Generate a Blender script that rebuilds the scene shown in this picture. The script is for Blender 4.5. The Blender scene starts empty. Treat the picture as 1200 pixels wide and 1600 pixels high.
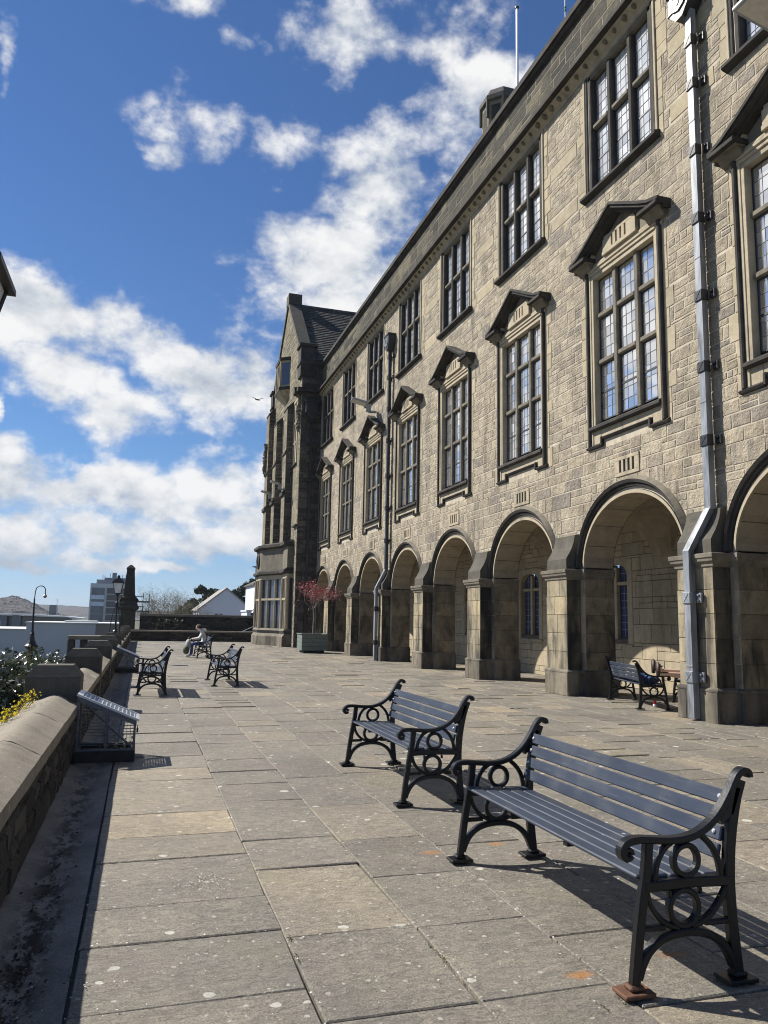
import bpy, bmesh, math, random
from mathutils import Vector, Matrix
R = random.Random(11)
S = bpy.context.scene
COL = S.collection
rad = math.radians
PI = math.pi
V = Vector
HAZE = .00015

# ------------------------------------------------------------------ helpers
class MB:
    """collects geometry for ONE mesh object"""
    def __init__(s): s.v = []; s.f = []; s.m = []
    def pt(s, p): s.v.append((p[0], p[1], p[2])); return len(s.v) - 1
    def poly(s, pts, m=0):
        i = [s.pt(p) for p in pts]; s.f.append(i); s.m.append(m)
    def box(s, x0, x1, y0, y1, z0, z1, m=0, M=None):
        c = [(x0,y0,z0),(x1,y0,z0),(x1,y1,z0),(x0,y1,z0),(x0,y0,z1),(x1,y0,z1),(x1,y1,z1),(x0,y1,z1)]
        if M is not None: c = [M @ V(p) for p in c]
        b = [s.pt(p) for p in c]
        for q in ((3,2,1,0),(4,5,6,7),(0,1,5,4),(1,2,6,5),(2,3,7,6),(3,0,4,7)):
            s.f.append([b[k] for k in q]); s.m.append(m)
    def cbox(s, x0, x1, y0, y1, z0, z1, c=.006, m=0, M=None):
        """box with chamfered edges"""
        xs = (x0, x0+c, x1-c, x1); ys = (y0, y0+c, y1-c, y1); zs = (z0, z0+c, z1-c, z1)
        idx = {}
        for i in range(2):
            for j in range(2):
                for k in range(2):
                    xo = xs[0] if i == 0 else xs[3]; xi = xs[1] if i == 0 else xs[2]
                    yo = ys[0] if j == 0 else ys[3]; yi = ys[1] if j == 0 else ys[2]
                    zo = zs[0] if k == 0 else zs[3]; zi = zs[1] if k == 0 else zs[2]
                    for n, p in (('x',(xo,yi,zi)),('y',(xi,yo,zi)),('z',(xi,yi,zo))):
                        p = V(p)
                        if M is not None: p = M @ p
                        idx[(i,j,k,n)] = s.pt(p)
        def F(*a): s.f.append([idx[q] for q in a]); s.m.append(m)
        F((0,0,0,'x'),(0,0,1,'x'),(0,1,1,'x'),(0,1,0,'x')); F((1,0,0,'x'),(1,1,0,'x'),(1,1,1,'x'),(1,0,1,'x'))
        F((0,0,0,'y'),(1,0,0,'y'),(1,0,1,'y'),(0,0,1,'y')); F((0,1,0,'y'),(0,1,1,'y'),(1,1,1,'y'),(1,1,0,'y'))
        F((0,0,0,'z'),(0,1,0,'z'),(1,1,0,'z'),(1,0,0,'z')); F((0,0,1,'z'),(1,0,1,'z'),(1,1,1,'z'),(0,1,1,'z'))
        for k in (0,1):
            for j in (0,1): F((0,j,k,'y'),(1,j,k,'y'),(1,j,k,'z'),(0,j,k,'z'))
            for i in (0,1): F((i,0,k,'x'),(i,1,k,'x'),(i,1,k,'z'),(i,0,k,'z'))
        for i in (0,1):
            for j in (0,1): F((i,j,0,'x'),(i,j,1,'x'),(i,j,1,'y'),(i,j,0,'y'))
        for i in (0,1):
            for j in (0,1):
                for k in (0,1): F((i,j,k,'x'),(i,j,k,'y'),(i,j,k,'z'))
    def prism(s, poly, f, d0, d1, m=0, cap=True):
        """poly: list of (a,b); f(a,b,d)->point; extruded from d0 to d1"""
        n = len(poly)
        A = [s.pt(f(a,b,d0)) for a,b in poly]; B = [s.pt(f(a,b,d1)) for a,b in poly]
        for i in range(n):
            j = (i+1) % n; s.f.append([A[i],A[j],B[j],B[i]]); s.m.append(m)
        if cap: s.f.append(A[::-1]); s.m.append(m); s.f.append(B); s.m.append(m)
    def tube(s, pts, r, n=8, m=0, cap=True, closed=False):
        pts = [V(p) for p in pts]; k = len(pts)
        rs = r if isinstance(r, (list,tuple)) else [r]*k
        rings = []; up = V((0,0,1)); prev = None
        for i, p in enumerate(pts):
            a = pts[(i-1) % k] if closed else pts[max(i-1,0)]; b = pts[(i+1) % k] if closed else pts[min(i+1,k-1)]
            t = b-a
            if t.length < 1e-9: t = V((0,0,1))
            t.normalize()
            if prev is None:
                x = t.orthogonal().normalized()
            else:
                x = prev - t*prev.dot(t)
                x = x.normalized() if x.length > 1e-6 else t.orthogonal().normalized()
            prev = x; y = t.cross(x)
            rings.append([s.pt(p + (x*math.cos(2*PI*q/n) + y*math.sin(2*PI*q/n))*rs[i]) for q in range(n)])
        for i in range(k if closed else k-1):
            A = rings[i]; B = rings[(i+1) % k]
            for q in range(n):
                w = (q+1) % n; s.f.append([A[q],A[w],B[w],B[q]]); s.m.append(m)
        if cap and not closed: s.f.append(rings[0][::-1]); s.m.append(m); s.f.append(rings[-1]); s.m.append(m)
    def lathe(s, prof, c, n=12, m=0, rot=0., sq=None):
        """prof: (r,z) list turned about the vertical through c"""
        c = V(c); rings = []
        for r, z in prof:
            rings.append([s.pt((c.x + r*math.cos(rot+2*PI*q/n), c.y + r*math.sin(rot+2*PI*q/n), c.z+z)) for q in range(n)])
        for A, B in zip(rings, rings[1:]):
            for q in range(n):
                w = (q+1) % n; s.f.append([A[q],A[w],B[w],B[q]]); s.m.append(m)
        s.f.append(rings[0][::-1]); s.m.append(m); s.f.append(rings[-1]); s.m.append(m)
    def strip2d(s, pts, w, y0, y1, m=0, closed=False):
        """flat bar following pts in the x-z plane, width w, from y0 to y1"""
        k = len(pts); ws = w if isinstance(w,(list,tuple)) else [w]*k
        L = []; Q = []
        for i in range(k):
            a = V(pts[(i-1) % k] if closed else pts[max(i-1,0)]); b = V(pts[(i+1) % k] if closed else pts[min(i+1,k-1)])
            t = (b-a).normalized(); nrm = V((-t.y, t.x)); p = V(pts[i])
            L.append(p+nrm*ws[i]/2); Q.append(p-nrm*ws[i]/2)
        c = min(.006, (y1-y0)*.25)
        rings = []
        for i in range(k):
            l, q = L[i], Q[i]; e = (l-q).normalized()*min(c, ws[i]*.25)
            rings.append([s.pt((l.x,y0+c,l.y)), s.pt((l.x,y1-c,l.y)), s.pt((l.x-e.x,y1,l.y-e.y)), s.pt((q.x+e.x,y1,q.y+e.y)),
                          s.pt((q.x,y1-c,q.y)), s.pt((q.x,y0+c,q.y)), s.pt((q.x+e.x,y0,q.y+e.y)), s.pt((l.x-e.x,y0,l.y-e.y))])
        for i in range(k if closed else k-1):
            A = rings[i]; B = rings[(i+1) % k]
            for q in range(8):
                w2 = (q+1) % 8; s.f.append([A[q],B[q],B[w2],A[w2]]); s.m.append(m)
        if not closed: s.f.append(rings[0][:]); s.m.append(m); s.f.append(rings[-1][::-1]); s.m.append(m)
    def build(s, name, mats, parent=None, smooth=False, loc=None, fix=True):
        me = bpy.data.meshes.new(name)
        me.from_pydata(s.v, [], s.f)
        if not isinstance(mats, (list,tuple)): mats = [mats]
        for q in mats: me.materials.append(q)
        me.polygons.foreach_set('material_index', s.m)
        if fix:
            bm = bmesh.new(); bm.from_mesh(me)
            bmesh.ops.recalc_face_normals(bm, faces=bm.faces); bm.to_mesh(me); bm.free()
        if smooth: me.polygons.foreach_set('use_smooth', [True]*len(me.polygons))
        me.update()
        return link(name, me, parent, loc)

def link(name, me, parent=None, loc=None):
    o = bpy.data.objects.new(name, me); COL.objects.link(o)
    if parent is not None: o.parent = parent
    if loc is not None: o.location = loc
    return o
def tag(o, label=None, cat=None, group=None, kind=None):
    if label: o['label'] = label
    if cat: o['category'] = cat
    if group: o['group'] = group
    if kind: o['kind'] = kind
    return o
def thing(name, label, cat, loc=(0,0,0), rz=0., group=None):
    o = bpy.data.objects.new(name, None); COL.objects.link(o); o.location = loc; o.rotation_euler = (0,0,rz)
    o.empty_display_size = .2
    return tag(o, label, cat, group)
def dup(root, loc, rz, label, group=None):
    r = root.copy(); COL.objects.link(r); r.location = loc; r.rotation_euler = (0,0,rz); r['label'] = label
    if group: r['group'] = group
    for ch in list(root.children):
        c = ch.copy(); COL.objects.link(c); c.parent = r
        for g in list(ch.children):
            d = g.copy(); COL.objects.link(d); d.parent = c
    return r

# ------------------------------------------------------------------ materials
def newmat(name):
    m = bpy.data.materials.new(name); m.use_nodes = True
    nt = m.node_tree; b = nt.nodes['Principled BSDF']
    return m, nt, b
class NT:
    def __init__(s, nt): s.nt = nt
    def n(s, t, **kw):
        x = s.nt.nodes.new(t)
        for k, v in kw.items(): setattr(x, k, v)
        return x
    def l(s, a, b): s.nt.links.new(a, b)
    def val(s, sock, v):
        if hasattr(v, 'is_linked') or isinstance(v, bpy.types.NodeSocket): s.l(v, sock)
        else: sock.default_value = v
    def math(s, op, a, b=None, c=None, clamp=False):
        x = s.n('ShaderNodeMath', operation=op, use_clamp=clamp); s.val(x.inputs[0], a)
        if b is not None: s.val(x.inputs[1], b)
        if c is not None: s.val(x.inputs[2], c)
        return x.outputs[0]
    def vec(s, op, a, b=None, c=None):
        x = s.n('ShaderNodeVectorMath', operation=op); s.val(x.inputs[0], a)
        if b is not None: s.val(x.inputs[1], b)
        if c is not None: s.val(x.inputs[2], c)
        return x.outputs[1] if op in ('LENGTH','DISTANCE','DOT_PRODUCT') else x.outputs[0]
    def rng(s, v, a, b, c=0., d=1., smooth=False):
        x = s.n('ShaderNodeMapRange', interpolation_type='SMOOTHSTEP' if smooth else 'LINEAR')
        s.val(x.inputs[0], v); x.inputs[1].default_value = a; x.inputs[2].default_value = b
        x.inputs[3].default_value = c; x.inputs[4].default_value = d
        return x.outputs[0]
    def noise(s, vec, scale, detail=4., rough=.55, dist=0., col=False):
        x = s.n('ShaderNodeTexNoise'); s.l(vec, x.inputs['Vector']); x.inputs['Scale'].default_value = scale
        x.inputs['Detail'].default_value = detail; x.inputs['Roughness'].default_value = rough; x.inputs['Distortion'].default_value = dist
        return x.outputs['Color'] if col else x.outputs['Fac']
    def coord(s, which='Object', scale=None):
        x = s.n('ShaderNodeTexCoord').outputs[which]
        if scale is not None: x = s.vec('MULTIPLY', x, scale)
        return x
    def ramp(s, fac, stops, interp='LINEAR'):
        x = s.n('ShaderNodeValToRGB'); x.color_ramp.interpolation = interp; s.val(x.inputs[0], fac)
        e = x.color_ramp.elements
        while len(e) < len(stops): e.new(.5)
        for q, (p, c) in zip(e, stops): q.position = p; q.color = (c[0],c[1],c[2],1)
        return x.outputs[0]
    def mix(s, f, a, b, mode='MIX'):
        x = s.n('ShaderNodeMix', data_type='RGBA', blend_type=mode); s.val(x.inputs[0], f)
        for i, v in ((6,a),(7,b)):
            if isinstance(v, tuple): x.inputs[i].default_value = (v[0],v[1],v[2],1)
            else: s.l(v, x.inputs[i])
        return x.outputs[2]
    def bump(s, h, strength, dist, b):
        x = s.n('ShaderNodeBump'); x.inputs['Strength'].default_value = strength; x.inputs['Distance'].default_value = dist
        s.l(h, x.inputs['Height']); s.l(x.outputs[0], b.inputs['Normal'])

def stone(name, stops, rough=.92, bump=.5, bscale=22., bdist=.02, soot=.0, sootcol=(.03,.028,.026), island=True, var=.35, sscale=(1.6,1.6,.35), world=True, mott=5., bsmooth=3., soot_lo=.52, soot_hi=.72):
    m, nt, b = newmat(name); k = NT(nt)
    if world: co = k.n('ShaderNodeNewGeometry').outputs['Position']
    else: co = k.coord('Object')
    if island:
        rnd = k.n('ShaderNodeNewGeometry').outputs['Random Per Island']; col = k.ramp(rnd, stops)
    else: col = k.ramp(k.noise(co, 1.3, 4), stops)
    n1 = k.noise(co, mott, 6, .62); col = k.mix(1., col, k.ramp(n1, [(.25,(1-var,)*3),(.75,(1+var*.6,)*3)]), 'MULTIPLY')
    n2 = k.noise(co, 60., 3, .6); col = k.mix(1., col, k.ramp(n2, [(.3,(.8,.8,.8)),(.7,(1.12,1.12,1.12))]), 'MULTIPLY')
    if soot > 0:
        st = k.noise(k.vec('MULTIPLY', co, sscale), 1., 5, .6, .4)
        f = k.math('MULTIPLY', k.rng(st, soot_lo, soot_hi), soot)
        col = k.mix(f, col, sootcol)
    k.l(col, b.inputs['Base Color']); b.inputs['Roughness'].default_value = rough; b.inputs['Specular IOR Level'].default_value = .25
    h = k.math('ADD', k.noise(co, bscale, bsmooth+2, .65), k.math('MULTIPLY', k.noise(co, bscale*.35, 2, .5), 1.2))
    k.bump(h, bump, bdist, b)
    return m
def plain(name, c, rough=.6, metal=0., var=.15, scale=8., bump=0., spec=.5, bd=.004, bs=40., stretch=(1,1,1)):
    m, nt, b = newmat(name); k = NT(nt); co = k.coord('Object', stretch)
    col = k.mix(1., c, k.ramp(k.noise(co, scale, 5, .6), [(.25,(1-var,)*3),(.75,(1+var,)*3)]), 'MULTIPLY')
    k.l(col, b.inputs['Base Color']); b.inputs['Roughness'].default_value = rough; b.inputs['Metallic'].default_value = metal
    b.inputs['Specular IOR Level'].default_value = spec
    if bump: k.bump(k.noise(co, bs, 4, .6), bump, bd, b)
    return m
def leafmat(name, stops, rough=.45, trans=.25, spec=.5):
    m, nt, b = newmat(name); k = NT(nt)
    col = k.ramp(k.n('ShaderNodeNewGeometry').outputs['Random Per Island'], stops)
    k.l(col, b.inputs['Base Color']); b.inputs['Roughness'].default_value = rough; b.inputs['Specular IOR Level'].default_value = spec
    if trans:
        t = k.n('ShaderNodeBsdfTranslucent'); k.l(col, t.inputs[0]); mx = k.n('ShaderNodeMixShader'); mx.inputs[0].default_value = trans
        out = nt.nodes['Material Output']; k.l(b.outputs[0], mx.inputs[1]); k.l(t.outputs[0], mx.inputs[2]); k.l(mx.outputs[0], out.inputs[0])
    return m

M = {}
M['rough'] = stone('rock_faced_stone', [(0,(.295,.25,.185)),(.2,(.37,.315,.233)),(.42,(.43,.372,.28)),(.6,(.375,.32,.237)),(.78,(.325,.28,.218)),(.93,(.245,.215,.18)),(1,(.45,.385,.28))],
                   bump=.9, bscale=30., bdist=.032, soot=.75, sootcol=(.085,.075,.062), soot_lo=.50, soot_hi=.78)
M['dress'] = stone('dressed_stone', [(0,(.37,.315,.215)),(.5,(.42,.355,.25)),(1,(.33,.285,.205))], bump=.22, bscale=40., bdist=.006, soot=.5, sootcol=(.12,.105,.085), var=.22)
M['pale'] = stone('pale_moulded_stone', [(0,(.44,.375,.27)),(1,(.36,.31,.225))], bump=.15, bscale=40., bdist=.005, soot=.65, sootcol=(.10,.09,.075), island=False, var=.22)
M['mortar'] = stone('lime_mortar', [(0,(.50,.438,.345)),(1,(.42,.368,.288))], bump=.3, bscale=60., bdist=.004, island=False, soot=.3, sootcol=(.3,.26,.2))
M['black'] = stone('soot_blackened_stone', [(0,(.035,.033,.032)),(.5,(.055,.05,.046)),(1,(.10,.088,.07))], bump=.25, bscale=40., bdist=.006, island=False, var=.5, mott=3.)
M['grey'] = stone('weathered_grey_stone', [(0,(.10,.09,.075)),(.5,(.18,.16,.125)),(1,(.25,.215,.16))], bump=.25, bscale=40., bdist=.006, island=False, var=.4, soot=.6, sootcol=(.04,.037,.034))
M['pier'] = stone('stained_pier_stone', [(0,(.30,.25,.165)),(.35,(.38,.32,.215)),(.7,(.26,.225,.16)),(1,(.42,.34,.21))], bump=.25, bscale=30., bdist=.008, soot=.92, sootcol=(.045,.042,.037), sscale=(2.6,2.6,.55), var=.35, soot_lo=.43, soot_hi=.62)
M['pierside'] = stone('soot_and_shade_pier_side', [(0,(.09,.078,.056)),(.6,(.13,.11,.075)),(1,(.18,.15,.10))], bump=.25, bscale=30., bdist=.008, soot=.95, sootcol=(.02,.02,.019), sscale=(2.6,2.6,.7), soot_lo=.36, soot_hi=.56)  # side away from the sun: soot, with shade also mixed into the colour
M['pierreveal'] = stone('shaded_reveal_stone', [(0,(.20,.165,.11)),(.6,(.25,.205,.135)),(1,(.29,.24,.155))], bump=.25, bscale=30., bdist=.008, soot=.9, sootcol=(.04,.037,.033), sscale=(2.,2.,.9), soot_lo=.48, soot_hi=.66)  # reveal copy of the pier stone, its shade put into darker tones
M['plinth'] = stone('dirty_plinth_stone', [(0,(.17,.15,.115)),(1,(.24,.205,.15))], bump=.3, bscale=30., bdist=.008, soot=.8, sootcol=(.035,.033,.031), soot_lo=.42, soot_hi=.62)
M['soffit'] = stone('arch_soffit_stone', [(0,(.30,.25,.175)),(1,(.36,.30,.21))], bump=.25, bscale=30., bdist=.008, soot=.45, sootcol=(.11,.10,.08), sscale=(1.,1.,.6), var=.2)
M['joint'] = stone('dark_joint', [(0,(.10,.085,.06)),(1,(.14,.12,.085))], island=False, bump=.2)
M['parapet'] = stone('parapet_stone', [(0,(.035,.033,.028)),(.3,(.058,.053,.044)),(.6,(.08,.072,.055)),(.85,(.16,.14,.092)),(1,(.045,.042,.037))], bump=.9, bscale=15., bdist=.04, soot=.7, sootcol=(.035,.033,.03))
M['pmortar'] = stone('parapet_mortar', [(0,(.34,.30,.225)),(1,(.25,.22,.165))], island=False, bump=.3)
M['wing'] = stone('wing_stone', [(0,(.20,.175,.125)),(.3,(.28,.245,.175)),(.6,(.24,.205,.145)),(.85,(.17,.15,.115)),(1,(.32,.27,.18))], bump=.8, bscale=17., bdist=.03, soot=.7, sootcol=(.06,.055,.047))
M['wingside'] = stone('shade_toned_wing_stone', [(0,(.06,.055,.05)),(.6,(.10,.09,.08)),(1,(.15,.132,.11))], bump=.8, bscale=17., bdist=.03, soot=.4)  # darker copy of the wing stone: shade in its colour, plus some soot
M['rubble'] = stone('dark_rubble_stone', [(0,(.035,.032,.028)),(.5,(.06,.053,.045)),(1,(.10,.088,.07))], bump=1., bscale=14., bdist=.04, soot=.5)
M['rmortar'] = stone('dark_mortar', [(0,(.06,.055,.047)),(1,(.085,.075,.062))], island=False, bump=.4)
M['coping'] = stone('weathered_coping_stone', [(0,(.20,.175,.14)),(.5,(.25,.22,.175)),(1,(.29,.25,.195))], bump=.35, bscale=30., bdist=.008, island=False, soot=.5, sootcol=(.10,.09,.075), sscale=(1.,3.,1.), var=.25)
def splotches(m, sc=3.2, amt=.6, thr=.72, colr=(.5,.49,.44)):
    nt = m.node_tree; b = nt.nodes['Principled BSDF']; k = NT(nt); co = k.n('ShaderNodeNewGeometry').outputs['Position']
    base = b.inputs['Base Color'].links[0].from_socket; tot = None
    wv = k.vec('ADD', co, k.vec('MULTIPLY', k.vec('SUBTRACT', k.noise(co, 12., 4, .6, 0, True), (.5,.5,.5)), (.16,.16,.16)))
    for q,t,r in ((sc,thr,.16),(sc*3.1,thr,.22)):
        v = k.n('ShaderNodeTexVoronoi', feature='F1'); k.l(wv, v.inputs['Vector']); v.inputs['Scale'].default_value = q
        sep = k.n('ShaderNodeSeparateColor'); k.l(v.outputs['Color'], sep.inputs[0])
        f = k.math('MULTIPLY', k.math('GREATER_THAN', sep.outputs[0], t), k.math('LESS_THAN', v.outputs['Distance'], k.math('MULTIPLY', sep.outputs[1], r)))
        tot = f if tot is None else k.math('MAXIMUM', tot, f)
    dk = k.rng(k.noise(co, 5., 6, .65), .55, .7, 0, .45)
    col = k.mix(dk, base, (.07,.065,.055)); col = k.mix(k.math('MULTIPLY', tot, amt), col, colr)
    k.l(col, b.inputs['Base Color'])
splotches(M['coping'])
M['cap'] = stone('pier_cap_stone', [(0,(.06,.056,.048)),(.5,(.095,.087,.072)),(1,(.15,.135,.105))], bump=.3, bscale=30., bdist=.008, island=False, var=.3)
M['slate'] = stone('stone_slate', [(0,(.06,.057,.055)),(.4,(.10,.094,.088)),(.7,(.14,.128,.115)),(1,(.08,.075,.072))], bump=.4, bscale=20., bdist=.01)
M['iron'] = plain('black_cast_iron', (.005,.005,.006), .38, 0, .5, 30, .3, .4, .003, 60)
M['slat'] = plain('blue_grey_painted_slat', (.031,.040,.062), .48, 0, .25, 14, .12, .35, .002, 30, (1,.12,1))
def slat_marks(m):
    nt = m.node_tree; b = nt.nodes['Principled BSDF']; k = NT(nt); co = k.n('ShaderNodeNewGeometry').outputs['Position']
    base = b.inputs['Base Color'].links[0].from_socket
    v = k.n('ShaderNodeTexVoronoi', feature='F1'); k.l(k.vec('ADD', co, k.vec('MULTIPLY', k.noise(co, 30., 3, .5, 0, True), (.03,.03,.03))), v.inputs['Vector']); v.inputs['Scale'].default_value = 7.5
    sep = k.n('ShaderNodeSeparateColor'); k.l(v.outputs['Color'], sep.inputs[0])
    f = k.math('MULTIPLY', k.math('GREATER_THAN', sep.outputs[0], .82), k.math('LESS_THAN', v.outputs['Distance'], k.math('MULTIPLY', sep.outputs[1], .16)))
    col = k.mix(k.math('MULTIPLY', f, .75), base, (.42,.43,.42))
    sc = k.noise(k.vec('MULTIPLY', co, (60.,3.,60.)), 1., 4, .6); col = k.mix(k.rng(sc, .60, .72, 0, .35), col, (.13,.145,.17))
    du = k.noise(co, 4., 5, .6); col = k.mix(k.rng(du, .5, .7, 0, .3), col, (.10,.105,.11))
    k.l(col, b.inputs['Base Color']); k.l(k.rng(du, .3, .7, .38, .6), b.inputs['Roughness'])
slat_marks(M['slat'])
M['bolt'] = plain('zinc_bolt', (.6,.6,.62), .35, .6)
M['rust'] = plain('rusty_iron', (.10,.045,.022), .8, 0, .5, 30)
M['lead'] = plain('window_lead', (.05,.05,.055), .6)
M['casement'] = plain('steel_casement', (.03,.032,.036), .5)
M['void'] = plain('dark_void', (.008,.008,.008), .9)
M['pipe'] = plain('grey_white_downpipe_paint', (.215,.225,.245), .42, .25, .7, 3.5, .2, .5, .004, 20, (2,2,.4))
M['pipeblack'] = plain('black_downpipe_paint', (.018,.019,.024), .45, 0, .4, 8)
M['postblack'] = plain('black_post_paint', (.012,.013,.015), .4)
M['lampmetal'] = plain('grey_lamp_metal', (.30,.31,.33), .45, .3)
M['lampwhite'] = plain('frosted_lamp_glass', (.75,.78,.8), .3)
M['galv'] = plain('galvanised_steel', (.27,.28,.30), .42, .65, .35, 30)
M['timber'] = plain('dark_timber', (.03,.026,.022), .8, 0, .4, 6, .4)
M['planter'] = plain('green_planter_wood', (.13,.155,.14), .75, 0, .25, 4, .3, .4, .004, 12, (1,1,6))
M['planterdark'] = plain('planter_gap', (.02,.025,.025), .9)
M['soil'] = plain('soil', (.03,.022,.016), .95, 0, .4, 20, .5)
M['render'] = plain('white_house_render', (.56,.58,.64), .85, 0, .05)
M['grender'] = plain('pale_grey_render', (.50,.52,.56), .85, 0, .08, .35)
M['brightmetal'] = plain('pale_metal_roof', (.62,.65,.68), .35, .3, .1, 2)
M['darkglass'] = plain('dark_far_glazing', (.12,.13,.145), .15, 0, .3, .5)
M['farglass'] = plain('pale_far_glazing', (.55,.62,.72), .15, 0, .25, .8)
M['concrete'] = plain('pale_concrete', (.58,.59,.58), .85, 0, .1, 1.)
M['brown'] = plain('brown_tower_panel', (.12,.10,.10), .7, 0, .15, 1.)
M['greypanel'] = plain('grey_panel', (.19,.205,.235), .7, 0, .1, 1.)
M['hoarding'] = plain('brown_grey_render', (.25,.23,.21), .85)
M['skin'] = plain('skin', (.62,.43,.34), .5, 0, .08, 20)
M['hair'] = plain('dark_hair', (.025,.015,.01), .55, 0, .4, 60)
M['hoodie'] = plain('pale_jacket_cloth', (.58,.58,.55), .9, 0, .12, 14, .5, .3, .01, 12)
M['denim'] = plain('blue_denim', (.035,.075,.20), .9, 0, .25, 20, .3)
M['white'] = plain('white_cloth', (.7,.7,.7), .8, 0, .1)
M['sandal'] = plain('brown_sandal_leather', (.05,.028,.02), .6)
M['bagcloth'] = plain('pale_bag_cloth', (.34,.35,.34), .85, 0, .35, 9, .5)
M['bagdark'] = plain('khaki_bag_cloth', (.09,.10,.07), .85, 0, .35, 9, .5)
M['red'] = plain('red_can_paint', (.55,.03,.035), .3)
M['can'] = plain('can_metal', (.7,.7,.72), .3, .8)
M['bark'] = plain('bark', (.085,.068,.052), .9, 0, .35, 12, .5)
M['twig'] = plain('pale_twig', (.16,.135,.10), .9, 0, .3, 12)
M['greytwig'] = plain('grey_twig', (.22,.19,.16), .9, 0, .3, 12)
M['laurel'] = leafmat('glossy_dark_leaf', [(0,(.03,.046,.018)),(.5,(.06,.08,.034)),(.8,(.11,.125,.062)),(.9,(.2,.21,.15)),(1,(.36,.36,.31))], .34, .1, 1.)
M['lime'] = leafmat('young_green_leaf', [(0,(.10,.14,.02)),(1,(.22,.26,.04))], .5, .3)
M['moss'] = leafmat('joint_moss', [(0,(.05,.06,.015)),(1,(.11,.12,.03))], .9, 0)
M['yellow'] = leafmat('yellow_blossom', [(0,(.55,.42,.01)),(1,(.75,.62,.03))], .6, .3)
M['redleaf'] = leafmat('red_leaf', [(0,(.16,.02,.03)),(.5,(.26,.045,.06)),(.88,(.36,.09,.10)),(1,(.55,.36,.33))], .45, .25)
M['pine'] = leafmat('pine_needles', [(0,(.012,.022,.010)),(.6,(.025,.042,.018)),(1,(.055,.075,.028))], .7, .1)
M['scrub'] = leafmat('dry_brown_green_twigs', [(0,(.09,.08,.05)),(.5,(.12,.11,.06)),(1,(.17,.15,.10))], .9, .1)
M['wilted'] = leafmat('wilted_pale_leaf', [(0,(.14,.14,.07)),(.6,(.25,.24,.13)),(1,(.35,.33,.22))], .6, .2)
M['petal'] = leafmat('fallen_petal', [(0,(.5,.47,.42)),(.7,(.68,.66,.62)),(1,(.20,.16,.12))], .8, 0)
M['gull'] = plain('dark_bird', (.12,.12,.12), .8)

# leaded glass: dark, reflecting the sky, each quarry its own tilt (geometry)
def glass(name, base, metal, rough=.03, pale=None, pmetal=None):
    m, nt, b = newmat(name); k = NT(nt)
    rnd = k.n('ShaderNodeNewGeometry').outputs['Random Per Island']
    col = k.mix(k.rng(rnd, 0, 1, 0, 1), tuple(c*.72 for c in base), base)
    if pale:
        oi = k.n('ShaderNodeObjectInfo').outputs['Random']; co = k.vec('ADD', k.coord('Object'), k.vec('MULTIPLY', (1.,1.,1.), k.math('MULTIPLY', oi, 40.))); f = k.rng(k.noise(co, .9, 3, .5), .45, .6, 0, 1); col = k.mix(f, col, pale)
    k.l(col, b.inputs['Base Color']); b.inputs['Roughness'].default_value = rough; b.inputs['Metallic'].default_value = metal
    return m
M['glass'] = glass('leaded_window_glass', (.92,.91,.90), .85)
M['glassup'] = glass('pale_patched_glass', (.78,.80,.84), .55, .05, (.85,.86,.88))  # noise patches of paler tint, shifted from window to window
M['glassdark'] = glass('dark_wing_glass', (.13,.14,.165), .5)
M['glassblue'] = plain('blue_loggia_glass', (.045,.062,.125), .12, 0, .3, 3.)  # blue base colour stands in for sky reflected in these panes
M['leadmid'] = plain('grey_lead', (.13,.14,.16), .6)
M['leadpale'] = plain('pale_lead', (.30,.32,.36), .6)

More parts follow.
